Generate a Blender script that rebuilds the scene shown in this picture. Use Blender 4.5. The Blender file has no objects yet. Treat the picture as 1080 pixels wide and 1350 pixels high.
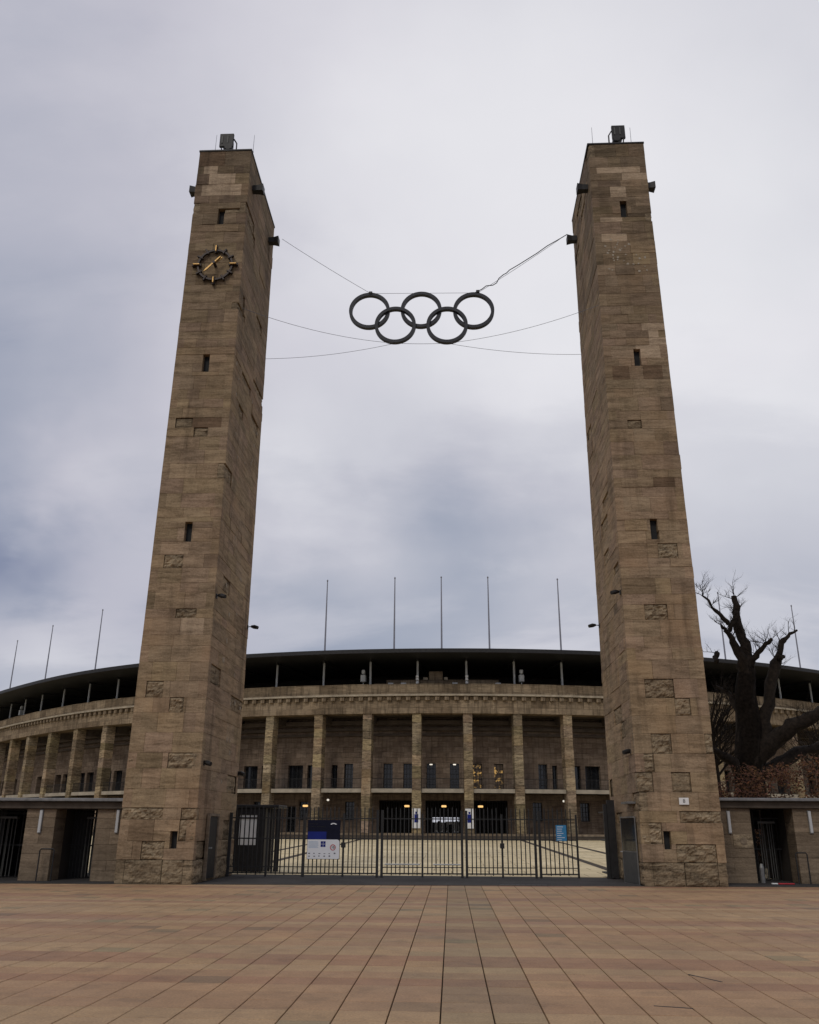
import bpy, math, random
from mathutils import Vector, Matrix, noise
R_ = math.radians
rnd = random.Random(7)
S = bpy.context.scene
COL = S.collection

# ------------------------------------------------------------------ camera, sky, sun, exposure
F_PX, PITCH, YAW, ROLL, CAM_H = 1137.1, 0.3488, 0.0477, 0.0064, 1.8
FW = Vector((-math.sin(YAW)*math.cos(PITCH), math.cos(YAW)*math.cos(PITCH), math.sin(PITCH)))
RT = Vector((math.cos(YAW), math.sin(YAW), 0)); UP = RT.cross(FW)
RT, UP = math.cos(ROLL)*RT + math.sin(ROLL)*UP, -math.sin(ROLL)*RT + math.cos(ROLL)*UP
cam_d = bpy.data.cameras.new('camera'); cam = bpy.data.objects.new('camera', cam_d); COL.objects.link(cam)
cam_d.sensor_fit = 'HORIZONTAL'; cam_d.sensor_width = 36; cam_d.lens = 36*F_PX/1080
cam_d.clip_end = 3000; cam_d.clip_start = .1
cam.matrix_world = Matrix(((RT.x, UP.x, -FW.x, 0), (RT.y, UP.y, -FW.y, 0), (RT.z, UP.z, -FW.z, CAM_H), (0, 0, 0, 1)))
S.camera = cam

def ray(x, y):
    return (FW*F_PX + RT*(x-540) + UP*(675-y)).normalized()
def atY(x, y, Y):
    r = ray(x, y); t = Y/r.y
    return Vector((r.x*t, Y, CAM_H + r.z*t))

world = bpy.data.worlds.new('World'); S.world = world; world.use_nodes = True
wn, wl = world.node_tree.nodes, world.node_tree.links
wn.clear()
SUN_EL, SUN_AZ = R_(42), R_(200)      # azimuth clockwise from +Y: behind the camera, a little to the left
def N(nodes, t, **kw):
    n = nodes.new(t)
    for k, v in kw.items(): setattr(n, k, v)
    return n
def setin(n, **kw):
    for k, v in kw.items(): n.inputs[k.replace('_', ' ')].default_value = v
out = N(wn, 'ShaderNodeOutputWorld')
sky = N(wn, 'ShaderNodeTexSky', sky_type='NISHITA', sun_disc=False, sun_elevation=SUN_EL, sun_rotation=SUN_AZ)
bg_sky = N(wn, 'ShaderNodeBackground'); bg_sky.inputs[1].default_value = .08
wl.new(sky.outputs[0], bg_sky.inputs[0])
tc = N(wn, 'ShaderNodeTexCoord')
nrm = N(wn, 'ShaderNodeVectorMath', operation='NORMALIZE'); wl.new(tc.outputs['Generated'], nrm.inputs[0])
wrp = N(wn, 'ShaderNodeTexNoise'); setin(wrp, Scale=3.0, Detail=5, Roughness=.55); wl.new(nrm.outputs[0], wrp.inputs['Vector'])
w2 = N(wn, 'ShaderNodeVectorMath', operation='SUBTRACT'); wl.new(wrp.outputs['Color'], w2.inputs[0]); w2.inputs[1].default_value = (.5, .5, .5)
w3 = N(wn, 'ShaderNodeVectorMath', operation='MULTIPLY_ADD'); wl.new(w2.outputs[0], w3.inputs[0]); w3.inputs[1].default_value = (.34, .34, .20); wl.new(nrm.outputs[0], w3.inputs[2])
w4 = N(wn, 'ShaderNodeVectorMath', operation='NORMALIZE'); wl.new(w3.outputs[0], w4.inputs[0])
sep = N(wn, 'ShaderNodeSeparateXYZ'); wl.new(nrm.outputs[0], sep.inputs[0])
def M(op, a, b=None, c=None, nodes=wn, links=wl, clamp=False):
    n = nodes.new('ShaderNodeMath'); n.operation = op; n.use_clamp = clamp
    for i, v in enumerate((a, b, c)):
        if v is None: continue
        if isinstance(v, (int, float)): n.inputs[i].default_value = v
        else: links.new(v, n.inputs[i])
    return n.outputs[0]
zz = M('ADD', M('MAXIMUM', sep.outputs[2], 0), .32)
comb = N(wn, 'ShaderNodeCombineXYZ')
wl.new(M('DIVIDE', sep.outputs[0], zz), comb.inputs[0]); wl.new(M('DIVIDE', sep.outputs[1], zz), comb.inputs[1])
def wnoise(scale, detail, rough, off, sx=1.0):
    mp = N(wn, 'ShaderNodeMapping'); mp.inputs['Location'].default_value = off; mp.inputs['Scale'].default_value = (sx, 1, 1)
    wl.new(comb.outputs[0], mp.inputs[0])
    n = N(wn, 'ShaderNodeTexNoise'); setin(n, Scale=scale, Detail=detail, Roughness=rough, Distortion=.25)
    wl.new(mp.outputs[0], n.inputs['Vector']); return n.outputs[0]
n1 = wnoise(.9, 4, .5, (3.1, 1.7, 0)); n2 = wnoise(2.6, 5, .5, (7.3, 4.1, 0), .7); n3 = wnoise(1.3, 3, .45, (1.3, 9.2, 4))
def lobe(px, py, width):            # a broad soft cloud mass round one direction of the sky
    c = ray(px, py)
    d = N(wn, 'ShaderNodeVectorMath', operation='DOT_PRODUCT'); wl.new(w4.outputs[0], d.inputs[0]); d.inputs[1].default_value = c
    k = 2/(width**2)
    return M('EXPONENT', M('MULTIPLY', M('SUBTRACT', d.outputs['Value'], 1), k))
# brightness of the cloud deck: brighter high up, greyer towards the horizon, broken by large soft masses
v = M('MULTIPLY_ADD', M('SUBTRACT', n1, .5), .20, .525)
v = M('ADD', v, M('MULTIPLY', M('SUBTRACT', n2, .5), .20))
n4 = wnoise(1.9, 9, .56, (2.2, 6.6, 2), .6)
edge = N(wn, 'ShaderNodeMapRange', interpolation_type='SMOOTHSTEP'); wl.new(n4, edge.inputs[0]); edge.inputs[1].default_value = .42; edge.inputs[2].default_value = .56
v = M('ADD', v, M('MULTIPLY', M('SUBTRACT', edge.outputs[0], .5), M('MULTIPLY_ADD', M('SUBTRACT', .8, sep.outputs[2]), .10, .045)))
SKY_LOBES = [(560, 200, .34, .20), (1000, 330, .34, .17), (980, 560, .20, .07), (-10, 750, .12, -.22), (60, 735, .07, -.10), (-30, 540, .15, -.12), (100, 630, .07, .17),
             (420, 660, .10, .18), (600, 680, .12, -.16), (470, 560, .10, -.05), (330, 700, .07, -.04), (380, 790, .12, -.06), (60, 820, .07, .13), (700, 800, .12, .05), (620, 830, .12, .03), (150, 860, .08, .06), (200, 60, .2, -.05), (1050, 760, .12, -.05)]
for (lx, ly, w, a) in SKY_LOBES:
    v = M('ADD', v, M('MULTIPLY', lobe(lx, ly, w), a))
v = M('MAXIMUM', M('MINIMUM', v, .84), .14)
ramp = N(wn, 'ShaderNodeValToRGB'); wl.new(v, ramp.inputs[0])
els = ramp.color_ramp.elements
els[0].position = .10; els[0].color = (.125, .155, .235, 1)
els[1].position = .84; els[1].color = (.82, .82, .855, 1)
for pos, c in ((.25, (.205, .245, .36, 1)), (.40, (.350, .385, .478, 1)), (.58, (.550, .558, .626, 1))):
    e = els.new(pos); e.color = c
# a slight violet/blue drift in the thinner parts
mixc = N(wn, 'ShaderNodeMix', data_type='RGBA', blend_type='MULTIPLY'); wl.new(M('MULTIPLY', M('SUBTRACT', n3, .40), 2.2, clamp=True), mixc.inputs['Factor'])
wl.new(ramp.outputs[0], mixc.inputs[6]); mixc.inputs[7].default_value = (1.0, .955, .985, 1)
bg_cl = N(wn, 'ShaderNodeBackground'); wl.new(mixc.outputs[2], bg_cl.inputs[0]); bg_cl.inputs[1].default_value = 1.0
mx = N(wn, 'ShaderNodeMixShader'); mx.inputs[0].default_value = .95
wl.new(bg_sky.outputs[0], mx.inputs[1]); wl.new(bg_cl.outputs[0], mx.inputs[2]); wl.new(mx.outputs[0], out.inputs[0])

sd = bpy.data.lights.new('sun', 'SUN'); sun = bpy.data.objects.new('sun', sd); COL.objects.link(sun)
sd.energy = .8; sd.angle = R_(14); sd.color = (1, .93, .82)
sdir = Vector((math.sin(SUN_AZ)*math.cos(SUN_EL), math.cos(SUN_AZ)*math.cos(SUN_EL), math.sin(SUN_EL)))
sun.rotation_euler = sdir.to_track_quat('Z', 'Y').to_euler()
S.view_settings.view_transform = 'Standard'; S.view_settings.look = 'None'
S.view_settings.exposure = 0; S.view_settings.gamma = 1; S.view_settings.use_curve_mapping = False

# ------------------------------------------------------------------ helpers
class MB:
    """collects shapes; build() links them as one mesh object"""
    def __init__(s): s.v = []; s.f = []; s.t = []; s.w = []; s.tint = (1, 1, 1); s.smooth = False
    def add(s, vs, fs, ws=None):
        b = len(s.v); s.v += [tuple(p) for p in vs]; s.f += [tuple(b+i for i in f) for f in fs]
        s.t += [s.tint]*len(vs); s.w += (ws if ws else [(p[0], p[2], 0) for p in vs])
    def box(s, x0, x1, y0, y1, z0, z1, xf=None):
        vs = [Vector((x, y, z)) for z in (z0, z1) for y in (y0, y1) for x in (x0, x1)]
        if xf: vs = [xf @ q for q in vs]
        s.add(vs, [(0, 2, 3, 1), (4, 5, 7, 6), (0, 1, 5, 4), (2, 6, 7, 3), (0, 4, 6, 2), (1, 3, 7, 5)])
    def cbox(s, x0, x1, y0, y1, z0, z1, c=.01, xf=None):
        """box with all its edges chamfered"""
        vs = []; idx = {}
        for iz, (z, dz) in enumerate(((z0, 1), (z1, -1))):
            for iy, (y, dy) in enumerate(((y0, 1), (y1, -1))):
                for ix, (x, dx) in enumerate(((x0, 1), (x1, -1))):
                    for a in range(3):
                        q = [x + dx*c, y + dy*c, z + dz*c]; q[a] -= (dx, dy, dz)[a]*c
                        idx[ix, iy, iz, a] = len(vs); vs.append(Vector(q))
        fs = []
        g = lambda ix, iy, iz, a: idx[ix, iy, iz, a]
        for k in (0, 1):
            f = [(g(k, 0, 0, 0)), (g(k, 1, 0, 0)), (g(k, 1, 1, 0)), (g(k, 0, 1, 0))]; fs.append(f if k else f[::-1])
            f = [(g(0, k, 0, 1)), (g(1, k, 0, 1)), (g(1, k, 1, 1)), (g(0, k, 1, 1))]; fs.append(f[::-1] if k else f)
            f = [(g(0, 0, k, 2)), (g(1, 0, k, 2)), (g(1, 1, k, 2)), (g(0, 1, k, 2))]; fs.append(f if k else f[::-1])
        for i in (0, 1):
            for j in (0, 1):
                fs.append((g(i, j, 0, 0), g(i, j, 1, 0), g(i, j, 1, 1), g(i, j, 0, 1)))
                fs.append((g(i, 0, j, 0), g(i, 1, j, 0), g(i, 1, j, 2), g(i, 0, j, 2)))
                fs.append((g(0, i, j, 1), g(1, i, j, 1), g(1, i, j, 2), g(0, i, j, 2)))
                for k in (0, 1): fs.append((g(i, j, k, 0), g(i, j, k, 1), g(i, j, k, 2)))
        if xf: vs = [xf @ q for q in vs]
        s.add(vs, fs)
    def tube(s, pts, rad, n=8, cap=True):
        pts = [Vector(p) for p in pts]; rad = rad if isinstance(rad, (list, tuple)) else [rad]*len(pts)
        vs = []; a = None
        for i, p in enumerate(pts):
            d = (pts[min(i+1, len(pts)-1)] - pts[max(i-1, 0)]).normalized()
            if a is None: a = d.orthogonal().normalized()
            a = (a - d*a.dot(d)); a = a.normalized() if a.length > 1e-6 else d.orthogonal().normalized()
            b = d.cross(a)
            for k in range(n):
                t = 2*math.pi*k/n; vs.append(p + (a*math.cos(t) + b*math.sin(t))*rad[i])
        fs = [(i*n+k, i*n+(k+1) % n, (i+1)*n+(k+1) % n, (i+1)*n+k) for i in range(len(pts)-1) for k in range(n)]
        if cap: fs += [tuple(range(n))[::-1], tuple((len(pts)-1)*n+k for k in range(n))]
        s.add(vs, fs)
    def build(s, name, mat, parent=None, kind=None, smooth=False, **props):
        me = bpy.data.meshes.new(name); me.from_pydata(s.v, [], s.f); me.materials.append(mat)
        at = me.attributes.new('tint', 'FLOAT_COLOR', 'POINT'); at.data.foreach_set('color', [c for t in s.t for c in (*t, 1)])
        at = me.attributes.new('wall_uv', 'FLOAT_VECTOR', 'POINT'); at.data.foreach_set('vector', [c for t in s.w for c in t])
        if smooth: me.polygons.foreach_set('use_smooth', [True]*len(me.polygons))
        me.update()
        return link(name, me, parent, kind, **props)
def link(name, data, parent=None, kind=None, **props):
    o = bpy.data.objects.new(name, data); COL.objects.link(o)
    if parent:
        o.parent = parent; o.matrix_parent_inverse = Matrix.Translation(-parent.location) if True else None
        # parts are modelled in world coordinates; keep them there
    if kind: o['kind'] = kind
    for k, val in props.items(): o[k] = val
    return o
def sub(name, mb, mat, part, **kw):
    """a sub-part: its part has its origin at the world origin, so no offset is needed"""
    o = mb.build(name, mat, None, **kw); o.parent = part
    return o
def thing(name, label, cat, loc=(0, 0, 0), group=None):
    o = bpy.data.objects.new(name, None); COL.objects.link(o); o.location = loc; o.empty_display_size = .3
    o['label'] = label; o['category'] = cat
    if group: o['group'] = group
    return o
def tag(o, label, cat, group=None):
    o['label'] = label; o['category'] = cat
    if group: o['group'] = group
    return o

# ------------------------------------------------------------------ materials
class Mat:
    def __init__(s, name, rough=.8, metal=0.0):
        s.m = bpy.data.materials.new(name); s.m.use_nodes = True; s.n = s.m.node_tree.nodes; s.l = s.m.node_tree.links
        s.b = s.n['Principled BSDF']; s.b.inputs['Roughness'].default_value = rough; s.b.inputs['Metallic'].default_value = metal
        if rough >= .7: s.b.inputs['Specular IOR Level'].default_value = .18
    def math(s, op, a, b=None, c=None, clamp=False): return M(op, a, b, c, s.n, s.l, clamp)
    def pos(s, scale=(1, 1, 1), attr=None, loc=(0, 0, 0)):
        if attr: g = N(s.n, 'ShaderNodeAttribute', attribute_name=attr).outputs['Vector']
        else: g = N(s.n, 'ShaderNodeNewGeometry').outputs['Position']
        mp = N(s.n, 'ShaderNodeMapping'); mp.inputs['Scale'].default_value = scale; mp.inputs['Location'].default_value = loc
        s.l.new(g, mp.inputs[0]); return mp.outputs[0]
    def noise(s, vec, scale, detail=4, rough=.55, dist=0.0):
        n = N(s.n, 'ShaderNodeTexNoise'); setin(n, Scale=scale, Detail=detail, Roughness=rough, Distortion=dist)
        s.l.new(vec, n.inputs['Vector']); return n.outputs[0]
    def ramp(s, fac, stops):
        r = N(s.n, 'ShaderNodeValToRGB'); s.l.new(fac, r.inputs[0]); e = r.color_ramp.elements
        e[0].position, e[0].color = stops[0][0], (*stops[0][1], 1); e[1].position, e[1].color = stops[-1][0], (*stops[-1][1], 1)
        for p, c in stops[1:-1]: q = e.new(p); q.color = (*c, 1)
        return r.outputs[0]
    def mix(s, fac, a, b, mode='MIX'):
        n = N(s.n, 'ShaderNodeMix', data_type='RGBA', blend_type=mode)
        if isinstance(fac, (int, float)): n.inputs['Factor'].default_value = fac
        else: s.l.new(fac, n.inputs['Factor'])
        for i, q in ((6, a), (7, b)):
            if isinstance(q, tuple): n.inputs[i].default_value = (*q, 1)
            else: s.l.new(q, n.inputs[i])
        return n.outputs[2]
    def tint(s): return N(s.n, 'ShaderNodeAttribute', attribute_name='tint').outputs['Color']
    def color(s, c):
        if isinstance(c, tuple): s.b.inputs['Base Color'].default_value = (*c, 1)
        else: s.l.new(c, s.b.inputs['Base Color'])
    def bump(s, h, strength=.5, dist=.02):
        b = N(s.n, 'ShaderNodeBump'); setin(b, Strength=strength, Distance=dist); s.l.new(h, b.inputs['Height']); s.l.new(b.outputs[0], s.b.inputs['Normal'])
def simple(name, c, rough=.6, metal=0.0, var=.25, scale=6.0, bump=0.0):
    m = Mat(name, rough, metal); nz = m.noise(m.pos(), scale, 5, .6)
    lo = tuple(k*(1-var) for k in c); hi = tuple(min(1, k*(1+var)) for k in c)
    m.color(m.mix(1.0, m.ramp(nz, [(.3, lo), (.7, hi)]), m.tint(), 'MULTIPLY'))
    if bump: m.bump(m.noise(m.pos(), scale*6, 4, .6), bump, .01)
    return m.m
def stone_mat(name, dark, light, streak=.5, stain=.5, warm=(.36, .22, .135)):
    """layered shell limestone: horizontal bedding streaks, pits, rain stains"""
    m = Mat(name, .9)
    bed = m.noise(m.pos((.8, .8, 5.5)), 1.0, 6, .66, .4)
    fine = m.noise(m.pos((2.6, 2.6, 10)), 1.0, 7, .74, .3)
    blot = m.noise(m.pos(), .55, 4, .6)
    speck = m.noise(m.pos(), 15, 4, .75)
    f = m.math('MULTIPLY_ADD', m.math('SUBTRACT', fine, .5), streak, bed)
    f = m.math('MULTIPLY_ADD', m.math('SUBTRACT', speck, .5), .55, f)
    mid = tuple((a+b)/2 for a, b in zip(dark, light))
    c = m.ramp(f, [(.28, dark), (.5, mid), (.74, light)])
    c = m.mix(m.math('MULTIPLY', m.ramp(blot, [(.5, (0, 0, 0)), (.72, (1, 1, 1))]), .45), c, warm)
    st = m.noise(m.pos((1.6, 1.6, .16)), 1.0, 5, .62, .2)
    sg = m.noise(m.pos(loc=(5, 3, 9)), .28, 3, .5)
    sf = m.math('MULTIPLY', m.ramp(st, [(.5, (0, 0, 0)), (.7, (1, 1, 1))]), m.ramp(sg, [(.4, (.15, .15, .15)), (.62, (1, 1, 1))]))
    c = m.mix(m.math('MULTIPLY', sf, stain), c, tuple(k*.38 for k in dark))
    c = m.mix(1.0, c, m.tint(), 'MULTIPLY')
    m.color(c)
    h = m.math('ADD', m.math('MULTIPLY', fine, 1.3), m.math('MULTIPLY', speck, .6))
    m.bump(h, .8, .03)
    return m.m
M_TOWER = stone_mat('tower_limestone', (.160, .114, .071), (.400, .297, .194), .56, .6, (.37, .25, .145))
M_ROUGH = stone_mat('rock_faced_limestone', (.085, .064, .042), (.42, .335, .225), 1.0, .35, (.30, .21, .13))
M_CORE = simple('mortar_bed', (.10, .075, .055), .95, 0, .3, 3)
M_PIER = stone_mat('pier_limestone', (.115, .088, .062), (.26, .205, .145), .4, .5, (.26, .2, .14))
def wall_stone(name, dark, light, bw, bh, stain=.7, mortar=.35):
    m = Mat(name, .9); uv = m.pos((1, 1, 1), 'wall_uv')
    br = N(m.n, 'ShaderNodeTexBrick', offset=.45); setin(br, Scale=1.0, Mortar_Size=.012, Brick_Width=bw, Row_Height=bh, Bias=0.0)
    br.inputs['Color1'].default_value = (*dark, 1); br.inputs['Color2'].default_value = (*light, 1)
    br.inputs['Mortar'].default_value = (*[k*mortar for k in dark], 1); m.l.new(uv, br.inputs['Vector'])
    nz = m.noise(m.pos((1, 1, 5)), 1.4, 5, .65); nb = m.noise(m.pos(), .35, 4, .6)
    c = m.mix(1.0, br.outputs['Color'], m.ramp(nz, [(.25, (.55, .53, .5)), (.75, (1.35, 1.3, 1.25))]), 'MULTIPLY')
    c = m.mix(m.math('MULTIPLY', m.ramp(nb, [(.5, (0, 0, 0)), (.7, (1, 1, 1))]), .4), c, tuple(k*1.1 for k in light))
    st = m.noise(m.pos((2.2, 1, .22), 'wall_uv'), 1.0, 5, .65)
    st = m.noise(m.pos((3.4, .35, 1), 'wall_uv'), 1.0, 5, .7)
    c = m.mix(m.math('MULTIPLY', m.ramp(st, [(.48, (0, 0, 0)), (.66, (1, 1, 1))]), stain), c, tuple(k*.35 for k in dark))
    m.color(m.mix(1.0, c, m.tint(), 'MULTIPLY'))
    m.bump(m.math('ADD', m.math('MULTIPLY', br.outputs['Fac'], -1.0), m.math('MULTIPLY', nz, .8)), .5, .03)
    return m.m
M_ENT = wall_stone('entablature_stone', (.17, .13, .088), (.30, .24, .168), 1.9, .8)
M_PILLAR = stone_mat('pillar_travertine', (.10, .078, .052), (.42, .34, .225), 1.3, .5, (.36, .245, .14))
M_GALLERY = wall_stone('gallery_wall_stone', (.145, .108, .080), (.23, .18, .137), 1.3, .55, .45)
M_SLAB = simple('terrace_slab_stone', (.34, .30, .235), .85, 0, .22, 1.4)
M_CORNICE = simple('cornice_stone', (.36, .31, .235), .85, 0, .3, 1.2)
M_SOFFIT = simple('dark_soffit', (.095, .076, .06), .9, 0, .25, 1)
M_ROOF = simple('dark_roof_membrane', (.017, .017, .018), .55, 0, .25, .3)
M_POST = simple('pale_steel', (.42, .43, .42), .5, .2, .15, 2)
M_POLE = simple('flagpole_steel', (.22, .22, .25), .45, .3, .1, 2)
M_IRON = simple('black_painted_iron', (.010, .0095, .0095), .65, .0, .3, 5)
M_DARK = simple('dark_metal', (.022, .021, .021), .55, .4, .35, 5)
M_BRONZE = simple('dark_bronze', (.03, .022, .02), .5, .5, .4, 10)
M_RINGS = simple('ring_steel', (.022, .024, .03), .6, .2, .3, 6)
M_GOLD = simple('gilded_metal', (.37, .225, .075), .42, .55, .25, 12)
M_CABLE = simple('cable_steel', (.15, .155, .18), .5, .4, .1, 3)
M_PATCH = simple('pale_repair_mortar', (.36, .31, .24), .9, 0, .2, 20)
M_WHITE = simple('white_enamel', (.72, .72, .70), .5, 0, .06, 3)
M_OPAL = simple('white_opal_glass', (.46, .47, .47), .35, 0, .05, 4)
M_GREY = simple('galvanised_steel', (.20, .20, .195), .45, .6, .25, 6)
M_GREY2 = simple('weathered_zinc', (.075, .075, .07), .6, .3, .2, 6)
M_CONC = simple('canopy_concrete', (.085, .07, .055), .85, 0, .3, 2, .3)
M_DGLASS = simple('dark_glass', (.012, .013, .015), .12, 0, .2, 2)
M_SLIT = simple('slit_window_glass', (.025, .026, .027), .75, 0, .3, 3)
M_NAVY = simple('navy_print', (.008, .009, .022), .8, 0, .15, 3)
M_BLUE = simple('blue_print', (.012, .022, .17), .7, 0, .12, 3)
M_CYAN = simple('sky_blue_print', (.03, .21, .42), .4, 0, .1, 3)
M_RED = simple('red_print', (.42, .02, .03), .4, 0, .1, 3)
M_INK = simple('dark_ink', (.03, .03, .045), .5, 0, .1, 3)
M_PRINTW = simple('white_print', (.7, .71, .74), .4, 0, .03, 3)
M_BARK = simple('dark_bark', (.018, .013, .0095), .95, 0, .6, 7, 1.0)
M_LEAF = simple('dead_brown_leaves', (.085, .04, .022), .85, 0, .5, 3)
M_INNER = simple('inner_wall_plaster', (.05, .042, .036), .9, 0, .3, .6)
M_BARE = simple('bare_concrete', (.5, .5, .48), .8, 0, .1, 1)
def emis(name, c, strength):
    m = Mat(name, .5); m.color(c); m.b.inputs['Emission Color'].default_value = (*c, 1); m.b.inputs['Emission Strength'].default_value = strength
    return m.m
M_LAMP = emis('warm_lamp_glow', (1.0, .60, .22), 1.0)
M_LAMPW = emis('white_lamp_glow', (1.0, .93, .8), .7)
M_DIM = emis('dim_orange_glow', (.75, .27, .07), .38)
M_LITWIN = Mat('lit_window_glass', .3); _n = M_LITWIN.noise(M_LITWIN.pos(), 2.6, 3, .6)
M_LITWIN.color((.05, .035, .02)); M_LITWIN.l.new(M_LITWIN.ramp(_n, [(.52, (.04, .024, .012)), (.60, (.95, .55, .16))]), M_LITWIN.b.inputs['Emission Color'])
M_LITWIN.b.inputs['Emission Strength'].default_value = .42; M_LITWIN = M_LITWIN.m

# paving
mp_ = Mat('clay_paving_stone', .72)
_t = mp_.tint(); _f = mp_.noise(mp_.pos(), 34, 4, .7); _b = mp_.noise(mp_.pos(), .5, 5, .6); _k = mp_.noise(mp_.pos((1, 1, 1)), 3.2, 5, .6)
_c = mp_.mix(1.0, _t, mp_.ramp(_f, [(.25, (.70, .70, .71)), (.75, (1.30, 1.28, 1.25))]), 'MULTIPLY')
_c = mp_.mix(1.0, _c, mp_.ramp(_b, [(.3, (.88, .88, .89)), (.7, (1.10, 1.09, 1.06))]), 'MULTIPLY')
_c = mp_.mix(1.0, _c, mp_.ramp(_k, [(.28, (.87, .86, .86)), (.6, (1.04, 1.04, 1.04))]), 'MULTIPLY')
_s = mp_.noise(mp_.pos((1, 1, 1), None, (4, 7, 0)), 1.15, 7, .72)
_c = mp_.mix(mp_.math('MULTIPLY', mp_.ramp(_s, [(.54, (0, 0, 0)), (.66, (1, 1, 1))]), .30), _c, (.10, .075, .055))
_g = N(mp_.n, 'ShaderNodeTexVoronoi'); _g.inputs['Scale'].default_value = 4.5; mp_.l.new(mp_.pos(), _g.inputs['Vector'])
_c = mp_.mix(mp_.math('MULTIPLY', mp_.ramp(_g.outputs['Distance'], [(.035, (1, 1, 1)), (.06, (0, 0, 0))]), .5), _c, (.09, .08, .07))
mp_.color(_c); mp_.bump(_f, .35, .004)
mp_.l.new(mp_.math('MULTIPLY_ADD', _b, .35, .5), mp_.b.inputs['Roughness'])
M_PAVE = mp_.m
M_JOINT = simple('joint_sand', (.035, .026, .02), .95, 0, .4, 3)
ma = Mat('asphalt', .85); _a = ma.noise(ma.pos(), 60, 3, .7); _b = ma.noise(ma.pos(), .6, 5, .6)
ma.color(ma.mix(1.0, ma.ramp(_a, [(.3, (.032, .030, .030)), (.7, (.072, .068, .066))]), ma.ramp(_b, [(.3, (.75, .75, .75)), (.7, (1.3, 1.28, 1.25))]), 'MULTIPLY')); ma.bump(_a, .4, .006)
M_ASPH = ma.m
mc = Mat('sandy_court_paving', .8); uv = mc.pos()
br = N(mc.n, 'ShaderNodeTexBrick', offset=.5); setin(br, Scale=1.0, Mortar_Size=.02, Brick_Width=1.5, Row_Height=1.5)
br.inputs['Color1'].default_value = (.66, .545, .335, 1); br.inputs['Color2'].default_value = (.78, .66, .43, 1); br.inputs['Mortar'].default_value = (.28, .21, .12, 1); mc.l.new(uv, br.inputs['Vector'])
mc.color(mc.mix(1.0, br.outputs['Color'], mc.ramp(mc.noise(mc.pos((.25, 1, 1)), .7, 5, .6), [(.3, (.78, .76, .72)), (.7, (1.12, 1.12, 1.1))]), 'MULTIPLY'))
M_COURT = mc.m
M_STRIP = simple('dark_paving_strip', (.075, .06, .045), .85, 0, .3, 2)
M_GROUND = simple('park_ground', (.06, .055, .035), .95, 0, .35, .2)

# ------------------------------------------------------------------ ground
b = MB(); b.box(-1200, 1200, -400, 1800, -.9, -.30); b.build('ground', M_GROUND, kind='structure')
KX = lambda x: 30.15 + .077*x                # front edge of the asphalt band before the towers
b = MB(); b.box(-46, 46, -6, 33, -.12, -.035); b.build('paving_bed', M_JOINT, kind='structure')
# plaza of clay-coloured flags: 0.53 m wide columns, half-metre rows, coloured in bands
TW, TL, XO = .531, .505, .936
plaza = bpy.data.objects.new('plaza_paving', None); COL.objects.link(plaza); plaza['kind'] = 'structure'
pal = [(.385, .252, .140), (.396, .266, .150), (.372, .240, .132), (.364, .228, .132), (.404, .276, .158)]
rowtone = {}
def tile(mb, i, j):
    x0 = XO + i*TW; y0 = j*TL
    if j not in rowtone:
        r = random.Random(j*31+5); rowtone[j] = (r.choice(pal), r.uniform(.95, 1.04), (j % 11 in (1, 4, 5)))
    p, k, dk = rowtone[j]; r = random.Random(i*9973 + j*131)
    q = pal[r.randrange(5)]; w = .20; base = [p[a]*(1-w) + q[a]*w for a in range(3)]
    k *= r.uniform(.945, 1.055)
    if dk and r.random() < .93: base = [base[0]*.88, base[1]*.80, base[2]*.86]
    if r.random() < .035: base = [base[0]*.75, base[1]*.85, base[2]*.88]
    if i in (-1, -2) or (i in (-3,) and j % 4 == 0): base = [base[0]*.84, base[1]*.9, base[2]*.92]
    mb.tint = tuple(c*k for c in base)
    jx = .005 + (.004 if i % 2 else 0); jy = .0026 if (j*7+i//3) % 4 else .006; c = .005
    z = r.uniform(-.0015, .0015); za, zb, zc, zd = (z + r.uniform(-.001, .001) for _ in range(4))
    x1, y1, x0, y0 = x0+TW-jx, y0+TL-jy, x0+jx, y0+jy
    vs = [(x0, y0, -.03), (x1, y0, -.03), (x1, y1, -.03), (x0, y1, -.03),
          (x0, y0, za-c), (x1, y0, zb-c), (x1, y1, zc-c), (x0, y1, zd-c),
          (x0+c, y0+c*.6, za), (x1-c, y0+c*.6, zb), (x1-c, y1-c*.6, zc), (x0+c, y1-c*.6, zd)]
    fs = [(8, 9, 10, 11)] + [(a, (a+1) % 4, 4+(a+1) % 4, 4+a) for a in range(4)] + [(4+a, 4+(a+1) % 4, 8+(a+1) % 4, 8+a) for a in range(4)]
    mb.add(vs, fs)
single = []; rest = MB()
for j in range(-10, 64):
    for i in range(-84, 82):
        x = XO + (i+.5)*TW; y = (j+.5)*TL
        if y > KX(x) + .8: continue
        d = Vector((x, y, -CAM_H)); zc_ = d.dot(FW)
        vis = False
        if y > 8.4 and zc_ > 0:
            px = 540 + F_PX*d.dot(RT)/zc_; py = 675 - F_PX*d.dot(UP)/zc_
            vis = -25 < px < 1105 and py < 1372
        if vis: single.append((y*y + x*x*.3, i, j))
        else: tile(rest, i, j)
single.sort()
for n_, (_, i, j) in enumerate(single):
    if n_ < 298:
        t_ = MB(); tile(t_, i, j); t_.build('paving_stone', M_PAVE, plaza)
    else: tile(rest, i, j)
rest.build('paving_stones', M_PAVE, plaza, kind='stuff')
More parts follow.
